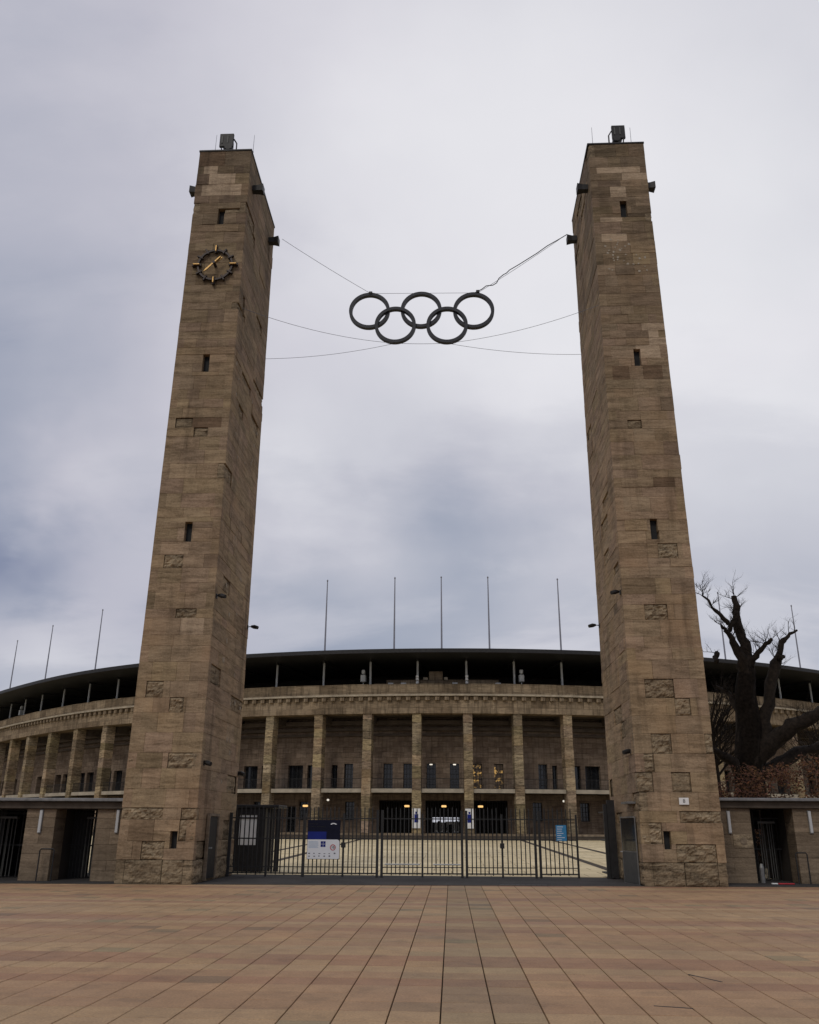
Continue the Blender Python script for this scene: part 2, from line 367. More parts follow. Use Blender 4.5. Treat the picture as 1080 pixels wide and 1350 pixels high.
# asphalt band between plaza and gates; its edge is a touch skewed to the paving
b = MB(); X0, X1 = -46, 46
b.add([(X0, KX(X0), .006), (X1, KX(X1), .006), (X1, 37.5, .006), (X0, 37.5, .006), (X0, KX(X0), -.2), (X1, KX(X1), -.2), (X1, 37.5, -.2), (X0, 37.5, -.2)],
      [(0, 1, 2, 3), (0, 4, 5, 1), (1, 5, 6, 2), (2, 6, 7, 3), (3, 7, 4, 0)])
b.build('asphalt_path', M_ASPH, kind='structure')
b = MB()
for k in range(40):
    xa = X0 + k*2.3; xb = xa + 2.28
    b.add([(xa, KX(xa)-.10, .012), (xb, KX(xb)-.10, .012), (xb, KX(xb)+.02, .012), (xa, KX(xa)+.02, .012),
           (xa, KX(xa)-.10, -.03), (xb, KX(xb)-.10, -.03), (xb, KX(xb)+.02, -.03), (xa, KX(xa)+.02, -.03)],
          [(0, 1, 2, 3), (0, 4, 5, 1), (1, 5, 6, 2), (2, 6, 7, 3), (3, 7, 4, 0)])
b.build('kerb_strip', M_STRIP, kind='structure')
def court_z(y): return .004 if y < 37.2 else min(.5, .004 + .5*(y-37.2)/52)
b = MB()
ys = [35.35 + k*2 for k in range(33)]
for a, c in zip(ys[:-1], ys[1:]):
    b.add([(-140, a, court_z(a)+.012), (140, a, court_z(a)+.012), (140, c, court_z(c)+.012), (-140, c, court_z(c)+.012)], [(0, 1, 2, 3)])
b.add([(-140, ys[-1], .512), (140, ys[-1], .512), (140, 260, .512), (-140, 260, .512)], [(0, 1, 2, 3)])
b.build('court_paving', M_COURT, kind='structure')
for xs in (6.6, 9.5, -9.0, -11.5):
    b = MB()
    for a, c in zip(ys[1:-4], ys[2:-3]):
        b.add([(xs, a, court_z(a)+.018), (xs+.42, a, court_z(a)+.018), (xs+.42, c, court_z(c)+.018), (xs, c, court_z(c)+.018)], [(0, 1, 2, 3)])
    b.build('court_paving_strip', M_STRIP, kind='structure')

# ------------------------------------------------------------------ stadium (plan: an arc, flattening to the sides)
XC, YC, RAD, S1, R2 = -.85, 167.2, 74.0, 53.3, 200.0
def plan(s):
    sg = 1 if s >= 0 else -1; a = abs(s)
    if a <= S1: th = a/RAD; x = RAD*math.sin(th); y = -RAD*math.cos(th)
    else:
        t1 = S1/RAD; th = t1 + (a-S1)/R2
        x = RAD*math.sin(t1) + R2*(math.sin(th)-math.sin(t1)); y = -RAD*math.cos(t1) + R2*(math.cos(t1)-math.cos(th))
    return XC + sg*x, YC + y, sg*th
def P(s, dr, z):
    x, y, th = plan(s); return Vector((x + dr*math.sin(th), y - dr*math.cos(th), z))
def XF(s, dr=0, z=0):       # local frame: x along the wall, -y outwards
    x, y, th = plan(s); return Matrix.Translation(P(s, dr, z)) @ Matrix.Rotation(th, 4, 'Z')
def arc(mb, s0, s1, d0, d1, z0, z1, step=3.0):
    n = max(1, math.ceil(abs(s1-s0)/step)); vs = []; ws = []
    for k in range(n+1):
        s = s0 + (s1-s0)*k/n
        for d, z in ((d1, z0), (d1, z1), (d0, z1), (d0, z0)):
            vs.append(P(s, d, z)); ws.append((s, z if True else 0, 0))
    fs = []
    for k in range(n):
        a = 4*k
        for q in range(4): fs.append((a+q, a+4+q, a+4+(q+1) % 4, a+(q+1) % 4)[::-1] if True else None)
    fs += [(0, 1, 2, 3), (4*n+3, 4*n+2, 4*n+1, 4*n)]
    fs = [f[::-1] for f in fs]
    mb.add(vs, fs, ws)
def holed(mb, s0, s1, z0, z1, d0, d1, holes):
    cuts = sorted({s0, s1} | {min(max(h[i], s0), s1) for h in holes for i in (0, 1)})
    for a, c in zip(cuts[:-1], cuts[1:]):
        if c-a < 1e-4: continue
        m = (a+c)/2; hs = sorted((h[2], h[3]) for h in holes if h[0] < m < h[1]); z = z0
        for h0, h1 in hs:
            if h0 > z + 1e-4: arc(mb, a, c, d0, d1, z, h0)
            z = max(z, h1)
        if z < z1 - 1e-4: arc(mb, a, c, d0, d1, z, z1)
half = [2.7, 8.0, 13.4, 19.1, 25.2, 31.3, 37.4, 43.6, 50.1, 57.3, 64.6, 71.2, 78, 85, 92, 99, 106]
PIL = sorted([-k for k in half] + half)
SE = 160
ZF, ZT0, ZT1, ZTOP, ZC0, ZC1, ZP = 1.05, 5.03, 5.40, 13.0, 14.72, 14.97, 16.1
st = thing('stadium', 'huge curved stone stadium with a pillared gallery and a dark flat roof behind the gates', 'stadium', (XC, 93.2, 0))
# platform and steps
b = MB(); arc(b, -SE, SE, -13, .9, -.6, ZF); b.build('platform', M_ENT, st)
for k in range(2):
    b = MB(); arc(b, -SE, SE, .9+.45*k, 1.35+.45*k, -.6, ZF-.18*(k+1)); b.build('step', M_STRIP, st)
# pillars with separate blocks
for pi, s in enumerate(PIL):
    vis = abs(s) < 80 and not (0 < s and s > 60)
    T = XF(s); b = MB(); b.box(-.42, .42, .10, 1.2, ZF, ZTOP, T)
    pl = b.build('pillar', M_PILLAR, st)
    pl.matrix_parent_inverse = Matrix.Identity(4)
    pl.parent = None; pl.parent = st; pl.matrix_parent_inverse = Matrix.Translation(-st.location)
    z = ZF; r = random.Random(pi*7+1); allb = MB()
    while z < ZTOP - .05:
        h = r.uniform(.75, 1.35); z1 = min(z+h, ZTOP)
        if ZTOP - z1 < .5: z1 = ZTOP
        k = r.uniform(.58, 1.22); q = MB() if vis else allb; q.tint = (k, k*r.uniform(.92, 1.0), k*r.uniform(.82, 1.0))
        e = r.uniform(-.018, .018); g = r.uniform(-.02, .02)
        q.cbox(-.47+e, .47+g, .02+r.uniform(-.02, .03), 1.25, z+.006, z1-.006, .018, T)
        if vis: sub('block', q, M_PILLAR, pl)
        z = z1
    if not vis: sub('blocks', allb, M_PILLAR, pl, kind='stuff')
# entablature: two lintel blocks per bay, dentils, cornice, parapet
cuts = [-SE]
for a, c in zip(PIL[:-1], PIL[1:]): cuts += [a, (a+c)/2]
cuts += [PIL[-1], SE]; cuts = sorted(set(cuts))
for k, (a, c) in enumerate(zip(cuts[:-1], cuts[1:])):
    r = random.Random(k+50); b = MB(); t = r.uniform(.86, 1.12); b.tint = (t, t*.99, t*.97)
    arc(b, a+.006, c-.006, -1.62, .14+r.uniform(-.012, .012), ZTOP, ZC0); b.build('lintel', M_ENT, st)
    b = MB(); t = r.uniform(.82, 1.14); b.tint = (t, t, t*.98)
    arc(b, a+.006, c-.006, -.9, .20+r.uniform(-.02, .02), ZC1, ZP-r.uniform(0, .03)); b.build('parapet_stone', M_ENT, st)
b = MB(); arc(b, -SE, SE, -1.62, .62, ZC0+.06, ZC1-.004); b.build('cornice', M_CORNICE, st)
dm = None
ks = [k*1.02+.51 for k in range(-70, 70)]
dm_b = MB(); dm_b.cbox(-.24, .24, -.46, -.12, -.40, .055, .02); dobj = None
for s in ks:
    if dobj is None: dobj = dm_b.build('dentil', M_ENT, None); o = dobj
    else: o = bpy.data.objects.new('dentil', dobj.data); COL.objects.link(o)
    o.parent = st; o.matrix_parent_inverse = Matrix.Translation(-st.location); o.matrix_basis = XF(s, 0, ZC0+.002)
# attic blocks on the parapet over the middle
for (sa, sb, za, zb, d) in ((-7.6, 7.8, ZP, 16.42, -1.6), (-6.3, 6.4, 16.42, 16.86, -2.0)):
    b = MB(); arc(b, sa, sb, d-1.2, d, za-.3, zb); b.build('attic_step', M_ENT, st)
b = MB(); b.cbox(-.75, .75, 1.9, 3.0, 16.8, 17.75, .03, XF(-.7)); b.build('attic_block', M_ENT, st)
b = MB(); b.cbox(-1.4, -.9, 1.8, 2.6, 16.8, 17.1, .03, XF(-.7)); b.cbox(.9, 1.3, 1.8, 2.6, 16.8, 17.1, .03, XF(-.7)); b.build('attic_shoulder', M_CORNICE, st)
# gallery back wall with its openings
bays = list(zip(PIL[:-1], PIL[1:]))
wins = [(s-.53, s+.53, ZT1+.02, 8.15) for s in (-10.95, -6.3, -4.0, -1.33, 1.33, 3.95, 6.4, 11.5)]
big = []
for a, c in bays:
    m = (a+c)/2
    if abs(m) > 13.4:
        big += [(m-2.15, m-.28, ZT1+.02, 8.02), (m+.28, m+2.15, ZT1+.02, 8.02)]
big += [(-13.0, -12.3, ZT1+.02, 8.02), (12.6, 13.2, ZT1+.02, 8.02)]
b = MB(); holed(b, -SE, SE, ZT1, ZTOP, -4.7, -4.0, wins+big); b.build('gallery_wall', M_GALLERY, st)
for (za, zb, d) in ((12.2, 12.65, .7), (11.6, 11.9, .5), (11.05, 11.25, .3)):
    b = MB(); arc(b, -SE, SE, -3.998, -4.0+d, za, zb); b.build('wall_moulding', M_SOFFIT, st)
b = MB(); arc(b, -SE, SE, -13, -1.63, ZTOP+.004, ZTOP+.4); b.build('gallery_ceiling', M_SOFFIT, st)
for a, c in bays:      # beams from pillars to wall, and slab edge per bay
    if abs(a) > 90: continue
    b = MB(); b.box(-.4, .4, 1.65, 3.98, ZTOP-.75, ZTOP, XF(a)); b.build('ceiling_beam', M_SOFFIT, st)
b = MB(); arc(b, -SE, SE, -13, -.55, ZT0, ZT1-.004); b.build('terrace_floor', M_INNER, st)
for a, c in bays:
    b = MB(); arc(b, a+.5, c-.5, -.54, -.28, ZT0-.02, ZT1); b.build('terrace_edge', M_SLAB, st)
    if abs((a+c)/2) < 60:
        b = MB(); sa, sb = a+.52, c-.52
        b.tube([P(sa, -.42, ZT1+1.0), P((sa+sb)/2, -.42, ZT1+1.0), P(sb, -.42, ZT1+1.0)], .022, 6)
        b.tube([P(sa, -.42, ZT1+.1), P((sa+sb)/2, -.42, ZT1+.1), P(sb, -.42, ZT1+.1)], .016, 6)
        n = int((sb-sa)/.15)
        for k in range(n+1):
            s = sa + (sb-sa)*k/n; b.tube([P(s, -.42, ZT1), P(s, -.42, ZT1+1.0)], .011 if k % 8 else .02, 4, False)
        b.build('balcony_railing', M_IRON, st)
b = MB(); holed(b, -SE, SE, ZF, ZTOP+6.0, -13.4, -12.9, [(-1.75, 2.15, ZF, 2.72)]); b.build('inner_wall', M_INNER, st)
# windows
def window(s0, s1, z0, z1, mat, nx, nz, d=-4.35):
    fr = MB(); m = (s0+s1)/2; T = XF(m, d); w = (s1-s0)/2
    fr.box(-w, -w+.07, -.05, .05, z0, z1, T); fr.box(w-.07, w, -.05, .05, z0, z1, T)
    fr.box(-w+.07, w-.07, -.05, .05, z1-.07, z1, T); fr.box(-w+.07, w-.07, -.05, .05, z0, z0+.1, T)
    for k in range(1, nx): x = -w + 2*w*k/nx; fr.box(x-.025, x+.025, -.04, .02, z0+.1, z1-.07, T)
    for k in range(1, nz): z = z0 + (z1-z0)*k/nz; fr.box(-w+.07, w-.07, -.03, .015, z-.025, z+.025, T)
    f = fr.build('window', M_IRON, st)
    g = MB(); g.box(-w+.05, w-.05, .025, .045, z0+.05, z1-.05, T); sub('pane', g, mat, f)
for i, h in enumerate(wins):
    window(*h, M_LITWIN if i in (5, 6) else M_DGLASS, 3, 5)
    if i == 0:
        b = MB(); b.cbox(-.22, .2, .1, .14, 6.1, 6.75, .02, XF((h[0]+h[1])/2, -4.45)); b.build('lit_screen', M_DIM, st)
    if i in (3, 4):
        b = MB(); b.cbox(-.16, .16, -.5, -.35, 7.95, 8.07, .02, XF((h[0]+h[1])/2, -4.0)); b.build('wall_lamp', M_LAMPW, st)
for h in big:
    if abs(h[0]) < 62: window(*h, M_DGLASS, 2, 1, -4.5)
# lower storey
low = [(-7.3, -3.3, ZF, 4.35), (-2.0, 2.0, ZF, 4.35), (3.3, 7.3, ZF, 4.35)]
lw = []
for a, c in bays:
    m = (a+c)/2
    if abs(m) > 8.2:
        lw += [(m-.55, m+.55, 2.3, 4.2)]
        if abs(m) > 14: lw += [(m-2.0, m-1.0, ZF, 3.7)]
b = MB(); holed(b, -SE, SE, ZF, ZT0, -4.7, -4.0, low+lw); b.build('lower_wall', M_GALLERY, st)
for h in lw:
    if abs(h[0]) < 62: window(*h, M_DGLASS, 3, 4, -4.3)
for h in low:
    b = MB()
    n = 14
    for k in range(n+1):
        s = h[0] + (h[1]-h[0])*k/n
        z0 = ZF
        b.tube([P(s, -4.2, z0), P(s, -4.2, 4.35)], .03, 5)
    b.tube([P(h[0], -4.2, 2.75), P(h[1], -4.2, 2.75)], .035, 5); b.tube([P(h[0], -4.2, 4.25), P(h[1], -4.2, 4.25)], .035, 5)
    b.build('passage_grille', M_IRON, st)
b = MB(); arc(b, -60, 60, -66, -13.41, -.4, ZF-.02, 2); b.build('inner_floor', M_SLAB, st)
for k in range(5):
    b = MB(); b.cbox(-3.6+k*2.6, -1.3+k*2.6, 152, 152.2, ZF, 2.35+(.12 if k % 2 else 0), .03); b.build('inner_hoarding', M_WHITE, st)
for k, (x, w, zt_) in enumerate(((-2.2, .35, 2.2), (-1.45, .5, 2.35), (-.75, .35, 2.2), (-.1, .8, 1.95), (.65, .3, 2.45), (1.15, .3, 2.2), (1.8, .5, 2.3))):
    b = MB(); b.cbox(x-w/2, x+w/2, 112, 112.5, ZF, zt_, .1); b.build('inner_barrier', M_DARK, st)
for (s, z, m) in ((-15.3, 3.75, M_LAMP), (-3.9, 3.75, M_LAMP), (.1, 3.75, M_LAMP), (4.05, 3.75, M_LAMP), (-12.7, 4.35, M_LAMPW), (13.2, 4.35, M_LAMPW)):
    b = MB(); w = .26 if m is M_LAMP else .1
    b.cbox(-w, w, -.16, .16, z-.13, z+.07, .05, XF(s, -2.2)); lamp = b.build('hanging_lamp', m, st)
    b = MB(); b.tube([P(s, -2.2, z+.07), P(s, -2.2, ZT0)], .02, 5); sub('lamp_rod', b, M_IRON, lamp)
# notice boards standing against two pillars
for s in (-2.7, 2.7):
    b = MB(); b.cbox(-.42, .42, -.14, -.08, 1.55, 3.45, .01, XF(s)); nb = b.build('notice_board', M_WHITE, st)
    b = MB(); b.box(-.2, .2, -.150, -.142, 2.1, 2.9, XF(s)); b.box(-.1, .1, -.150, -.142, 2.93, 3.15, XF(s)); sub('printed_figure', b, M_BLUE, nb)
# roof
b = MB(); arc(b, -SE, SE, -52, 3.0, 18.98, 19.30, 2.5); roof = b.build('roof', M_ROOF, st)
b = MB(); arc(b, -SE, SE, 2.995, 3.06, 18.93, 19.34, 2.5); sub('roof_edge', b, M_DARK, roof)
for s in PIL:
    if abs(s) > 86: continue
    b = MB(); b.box(-.1, .1, .9, 30, 18.78, 18.975, XF(s)); sub('rib', b, M_ROOF, roof)
    b = MB(); b.tube([P(s, -1.2, ZP-.6), P(s, -1.2, 18.7), P(s, -1.2, 18.79)], [.13, .12, .08], 8); b.tube([P(s, -1.2, ZP-.6), P(s, -1.2, ZP+.15)], .24, 8)
    b.build('roof_post', M_POST, st)
    if abs(abs(s)-8.0) < .1 or abs(s+71.2) < .1:
        sg = -1 if s < 0 else 1; T = XF(s + sg*.75, -1.0)
        b = MB(); b.cbox(-.28, .28, -.3, .25, 16.5, 17.3, .06, T); b.cbox(-.18, .18, -.2, .15, 17.4, 17.85, .05, T); b.tube([T@Vector((0, 0, 15.9)), T@Vector((0, 0, 17.4))], .05, 6)
        b.build('loudspeaker', M_POST, st)
    if abs(s) < 3:
        T = XF(s, -.7); b = MB()
        for zz_ in (16.35, 16.7, 17.0): b.cbox(-.16, .16, -.15, .15, zz_-.13, zz_+.13, .05, T)
        b.build('floodlight', M_WHITE, st)
for s in (-5.6, -4.2, 1.4, 6.1):
    b = MB(); b.cbox(-.3, .3, -.1, .3, 16.1, 16.35, .05, XF(s, -.6)); b.build('parapet_fitting', M_POST, st)
# flagpoles on the roof
fl = [(-75.9, 'first from the left'), (-61.5, 'second from the left'), (-47.3, 'third from the left, beside the clock tower'),
      (-13.0, 'just right of the clock tower'), (-5.2, 'second right of the clock tower'), (0, 'middle one between the towers'),
      (5.2, 'next right of the middle one'), (13.1, 'just left of the right tower'), (33.8, 'among the left limbs of the bare tree'), (46.6, 'rightmost, right of the bare tree')]
for s, lab in fl:
    base = P(s, 0, 19.30); t = thing('flagpole', 'thin grey flagpole on the stadium roof, ' + lab, 'flagpole', base, 'flagpoles along the stadium roof')
    b = MB(); b.tube([base, base+Vector((0, 0, 4)), base+Vector((0, 0, 8.5))], [.10, .085, .055], 8); b.build('pole', M_POLE, t)
    b = MB(); b.tube([base+Vector((0, 0, 8.48)), base+Vector((0, 0, 8.62)), base+Vector((0, 0, 8.74))], [.05, .10, .04], 8); b.build('finial', M_POLE, t)
    b = MB(); b.tube([base, base+Vector((0, 0, .25))], .2, 8); b.build('pole_foot', M_POLE, t)

# ------------------------------------------------------------------ towers
def tower(side, x0, x1, y0, depth, H, batter, label, slits, side_slits, roughs, lights, darks, seed):
    rr = random.Random(seed); cx = (x0+x1)/2; W = x1-x0; cy = y0+depth/2
    t = thing('stone_tower', label, 'tower', (cx, cy, 0))
    inner = 1 if side == 'left' else -1                      # direction of the face turned to the gate
    TH = .30
    def uz(px, py):                                          # photo point on the front plane -> face coordinates
        q = atY(px, py, y0); q = atY(px, py, y0 + batter*q.z/H); return q.x-cx, q.z
    def sc(z, w): return (w-2*batter*z/H)/w
    def pt(face, u, z, d):
        z_ = min(max(z, 0), H)
        if face == 'front': return Vector((cx+u*sc(z_, W), y0 + batter*z_/H - d, z))
        if face == 'back': return Vector((cx+u*sc(z_, W), y0+depth - batter*z_/H + d, z))
        sx = inner if face == 'inner' else -inner
        return Vector((cx + sx*(W/2 - batter*z_/H + d), cy + u*sc(z_, depth), z))
    b = MB(); i0 = TH-.02
    c0 = [(cx+a*(W/2-i0), cy+c*(depth/2-i0), -.2) for a, c in ((-1, -1), (1, -1), (1, 1), (-1, 1))]
    i1 = i0+batter; c1 = [(cx+a*(W/2-i1), cy+c*(depth/2-i1), H-.02) for a, c in ((-1, -1), (1, -1), (1, 1), (-1, 1))]
    b.add(c0+c1, [(0, 1, 5, 4), (1, 2, 6, 5), (2, 3, 7, 6), (3, 0, 4, 7), (4, 5, 6, 7)]); b.build('tower_core', M_CORE, t)
    # courses
    zs = [0.0]
    for h in (.72, .56, .66, .36, .60, .64): zs.append(zs[-1]+h)
    while zs[-1] < H-.9: zs.append(zs[-1]+rr.choice((.34, .42, .5, .56, .6, .38) if zs[-1] > 7 else (.42, .5, .56, .6, .66)))
    zs.append(H)
    def snap(z): return min(zs, key=lambda q: abs(q-z))
    holes = {'front': [], 'inner': [], 'outer': [], 'back': []}
    for (a, c, e, g) in slits:
        u0, z1 = uz(a, c); u1, _ = uz(e, c); _, z0 = uz((a+e)/2, g); holes['front'].append((u0, u1, z0, z1, 'slit'))
    for (u0, u1, z0, z1) in side_slits: holes['inner'].append((u0, u1, z0, z1, 'slit'))
    for (a, c, e, g) in roughs:
        u0, z1 = uz(a, c); u1, _ = uz(e, c); _, z0 = uz((a+e)/2, g)
        z0, z1 = snap(z0), snap(z1)
        if z1 <= z0: z1 = zs[min(len(zs)-1, zs.index(z0)+1)]
        u0 = max(u0, -W/2); u1 = min(u1, W/2)
        if u0 < -W/2+.25: u0 = -W/2
        if u1 > W/2-.25: u1 = W/2
        holes['front'].append((u0, u1, z0, z1, 'rough'))
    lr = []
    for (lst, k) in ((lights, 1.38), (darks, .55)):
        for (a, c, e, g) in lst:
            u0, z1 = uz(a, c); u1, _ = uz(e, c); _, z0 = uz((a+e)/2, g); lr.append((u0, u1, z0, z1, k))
    singles = []; stuff = MB(); stuffr = MB()
    def stone(mb, face, u0, u1, z0, z1, d, c=.007, g=.0016):
        u0 += g; u1 -= g; z0 += g; z1 -= g
        if u1-u0 < .03 or z1-z0 < .03: return False
        vs = [pt(face, u0, z0, -TH), pt(face, u1, z0, -TH), pt(face, u1, z1, -TH), pt(face, u0, z1, -TH)]
        vs += [pt(face, u0, z0, d-c), pt(face, u1, z0, d-c), pt(face, u1, z1, d-c), pt(face, u0, z1, d-c)]
        vs += [pt(face, u0+c, z0+c, d), pt(face, u1-c, z0+c, d), pt(face, u1-c, z1-c, d), pt(face, u0+c, z1-c, d)]
        fs = [(8, 9, 10, 11)] + [(a, (a+1) % 4, 4+(a+1) % 4, 4+a) for a in range(4)] + [(4+a, 4+(a+1) % 4, 8+(a+1) % 4, 8+a) for a in range(4)]
        if face in ('back', ) or (face == 'inner') == (inner < 0) and face != 'front': fs = [f[::-1] for f in fs]
        mb.add(vs, fs); return True
    def rough(mb, face, u0, u1, z0, z1, amp, base):
        g = .012; u0 += g; u1 -= g; z0 += g; z1 -= g
        nu = max(4, int((u1-u0)/.055)); nz = max(4, int((z1-z0)/.055)); vs = []; o = Vector((rr.uniform(0, 99), rr.uniform(0, 99), 0))
        for j in range(nz+1):
            for i in range(nu+1):
                a, c = i/nu, j/nz; e = min(a, 1-a, c, 1-c)
                p = Vector((u0+(u1-u0)*a, z0+(z1-z0)*c, 0))
                q = noise.noise(p*5+o)*.9 + noise.noise(p*11+o)*.6 + noise.noise(p*23+o)*.35
                d = base + amp*q*(1 if e > .02 else .3) - (0 if e > .02 else .03)
                vs.append(pt(face, p.x, p.y, d))
        fs = [(j*(nu+1)+i, j*(nu+1)+i+1, (j+1)*(nu+1)+i+1, (j+1)*(nu+1)+i) for j in range(nz) for i in range(nu)]
        k = len(vs); ring = [i for i in range(nu+1)] + [(j*(nu+1)+nu) for j in range(1, nz+1)] + [nz*(nu+1)+i for i in range(nu-1, -1, -1)] + [j*(nu+1) for j in range(nz-1, 0, -1)]
        inv = []
        for q in ring:
            j, i = divmod(q, nu+1); inv.append(pt(face, u0+(u1-u0)*i/nu, z0+(z1-z0)*j/nz, -TH))
        vs += inv; n = len(ring); fs += [(ring[a], k+a, k+(a+1) % n, ring[(a+1) % n]) for a in range(n)]
        if face == 'back' or (face == 'inner') == (inner < 0) and face != 'front': fs = [f[::-1] for f in fs]
        mb.add(vs, fs)
    def color_at(face, u, z):
        top = max(0, (z-(H-15.0))/15.0); k = rr.gauss(1.0, .075 + .09*max(0, (z-(H-7))/7)); k *= 1-.42*top*rr.uniform(.6, 1.2)  # stones darken upwards: soot, plus a fall-off of light put into the tint
        if rr.random() < .05: k *= .78
        col = (k, k*rr.uniform(.955, 1.01), k*rr.uniform(.90, 1.0))
        if face == 'front':
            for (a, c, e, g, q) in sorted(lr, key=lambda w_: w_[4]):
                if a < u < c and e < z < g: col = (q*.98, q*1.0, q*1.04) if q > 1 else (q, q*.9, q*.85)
        return col
    for ci, (z0, z1) in enumerate(zip(zs[:-1], zs[1:])):
        quoin = ci % 2
        for face in ('front', 'inner', 'outer', 'back'):
            w = W if face in ('front', 'back') else depth
            full = (face in ('front', 'back')) == bool(quoin)
            a, c = (-w/2, w/2) if full else (-w/2+TH, w/2-TH)
            # rough stones that reach the corner need the full course on the front
            cut = [a]; mean = .88 if face in ('front', 'back') else 1.25
            while True:
                nx = cut[-1] + rr.uniform(mean*.55, mean*1.5)
                if nx > c-.35: break
                cut.append(nx)
            cut.append(c)
            hs = holes[face]
            for u0, u1 in zip(cut[:-1], cut[1:]):
                pieces = [(u0, u1, z0, z1)]
                for h in hs:
                    np_ = []
                    for (p, q, r, s_) in pieces:
                        if h[0] >= q-.01 or h[1] <= p+.01 or h[2] >= s_-.01 or h[3] <= r+.01: np_.append((p, q, r, s_)); continue
                        if h[2] > r+.01: np_.append((p, q, r, h[2]))
                        if h[3] < s_-.01: np_.append((p, q, h[3], s_))
                        rr0, ss0 = max(r, h[2]), min(s_, h[3])
                        if h[0] > p+.03: np_.append((p, h[0], rr0, ss0))
                        if h[1] < q-.03: np_.append((h[1], q, rr0, ss0))
                    pieces = np_
                for pc in pieces:
                    um, zm = (pc[0]+pc[1])/2, (pc[2]+pc[3])/2
                    isr = (face == 'inner' and rr.random() < (.06 if z0 > 3 else .3)) or (face == 'front' and pc[1]-pc[0] < .8 and rr.random() < .02) or (ci == 0 and face != 'back') or (face == 'outer' and rr.random() < .05)
                    if isr and (pc[1]-pc[0] > .35) and pc[3]-pc[2] > .25:
                        q = MB(); k = rr.uniform(.7, 1.0); q.tint = (k, k*.97, k*.92)
                        rough(q, face, *pc, .05 if ci == 0 else .035, .015 if ci == 0 else -.035)
                        if face in ('front', 'inner'): q.build('rough_stone', M_ROUGH, t)
                        else: stuffr.tint = q.tint; stuffr.v and None; rough(stuffr, face, *pc, .04, 0)
                        continue
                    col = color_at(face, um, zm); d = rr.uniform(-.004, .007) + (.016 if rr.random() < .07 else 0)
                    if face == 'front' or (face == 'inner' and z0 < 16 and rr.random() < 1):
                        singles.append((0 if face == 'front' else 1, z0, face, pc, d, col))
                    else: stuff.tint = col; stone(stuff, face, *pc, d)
    singles.sort(key=lambda q: (q[0], q[1]))
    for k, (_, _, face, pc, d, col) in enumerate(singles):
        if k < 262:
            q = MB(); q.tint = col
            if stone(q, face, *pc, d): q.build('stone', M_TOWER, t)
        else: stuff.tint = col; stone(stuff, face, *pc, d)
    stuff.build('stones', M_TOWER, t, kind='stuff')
    if stuffr.v: stuffr.build('rough_stones', M_ROUGH, t, kind='stuff')
    for face in ('front', 'inner'):
        for h in holes[face]:
            if h[4] == 'rough':
                n = max(1, round((h[1]-h[0])/1.0))
                for k in range(n):
                    q = MB(); s_ = rr.uniform(.85, 1.15); q.tint = (s_, s_*.98, s_*.94)
                    a = h[0]+(h[1]-h[0])*k/n; c = h[0]+(h[1]-h[0])*(k+1)/n
                    rough(q, face, a, c, h[2], h[3], .095, -.012); q.build('rough_stone', M_ROUGH, t)
            else:
                q = MB(); um = (h[0]+h[1])/2
                e = .03; v8 = [pt(face, u, z, d) for d in (-.27, -.23) for (u, z) in ((h[0], h[2]), (h[1], h[2]), (h[1], h[3]), (h[0], h[3]))]
                q.add(v8, [(0, 1, 2, 3), (4, 5, 6, 7), (0, 4, 5, 1), (1, 5, 6, 2), (2, 6, 7, 3), (3, 7, 4, 0)])
                fr = q.build('slit_window', M_IRON, t)
                q = MB(); v4 = [pt(face, u, z, -.225) for (u, z) in ((h[0]+e, h[2]+e), (h[1]-e, h[2]+e), (h[1]-e, h[3]-e), (h[0]+e, h[3]-e))]
                q.add(v4+[p+Vector((0, .004, 0)) for p in v4], [(0, 1, 2, 3), (4, 5, 6, 7)]); sub('pane', q, M_SLIT, fr)
    # coping
    b = MB(); q = batter-.03; b.cbox(x0+q, x1-q, y0+q, y0+depth-q, H+.002, H+.10, .02); b.build('coping', M_DARK, t)
    return t, pt, uz
LX0, LX1, LY, DEP, LH, BAT = -10.777, -8.261, 29.37, 5.44, 29.32, .128
RX0, RX1, RY, RH = 6.217, 8.911, 30.57, 30.21
tl, ptl, uzl = tower('left', LX0, LX1, LY, DEP, LH, BAT, 'tall square stone tower carrying the round golden-handed clock', 
    [(288, 275, 297, 295), (268, 467, 277.5, 490), (244.5, 688, 254.5, 714), (225, 1096, 234.5, 1119)], [(-2.1, -1.75, 21.6, 22.4)],
    [(186, 1119, 216, 1139), (160, 1059, 216, 1080), (223, 984, 250, 1003), (236, 1004, 260, 1019), (168, 984, 179, 1003), (240, 1060, 262, 1079), (236, 1097, 256, 1119),
     (224, 921, 243, 938), (232, 805, 260, 823), (216, 731, 242, 745), (193, 899, 216, 919)],
    [(264, 219, 292, 228), (268, 229, 294, 239), (262, 245, 282, 257), (284, 246, 318, 257), (230, 803, 264, 826), (275, 395, 292, 402)],
    [(288, 203, 305, 216), (266, 203, 290, 212), (245, 549, 275, 558), (246, 535, 278, 540)], 3)
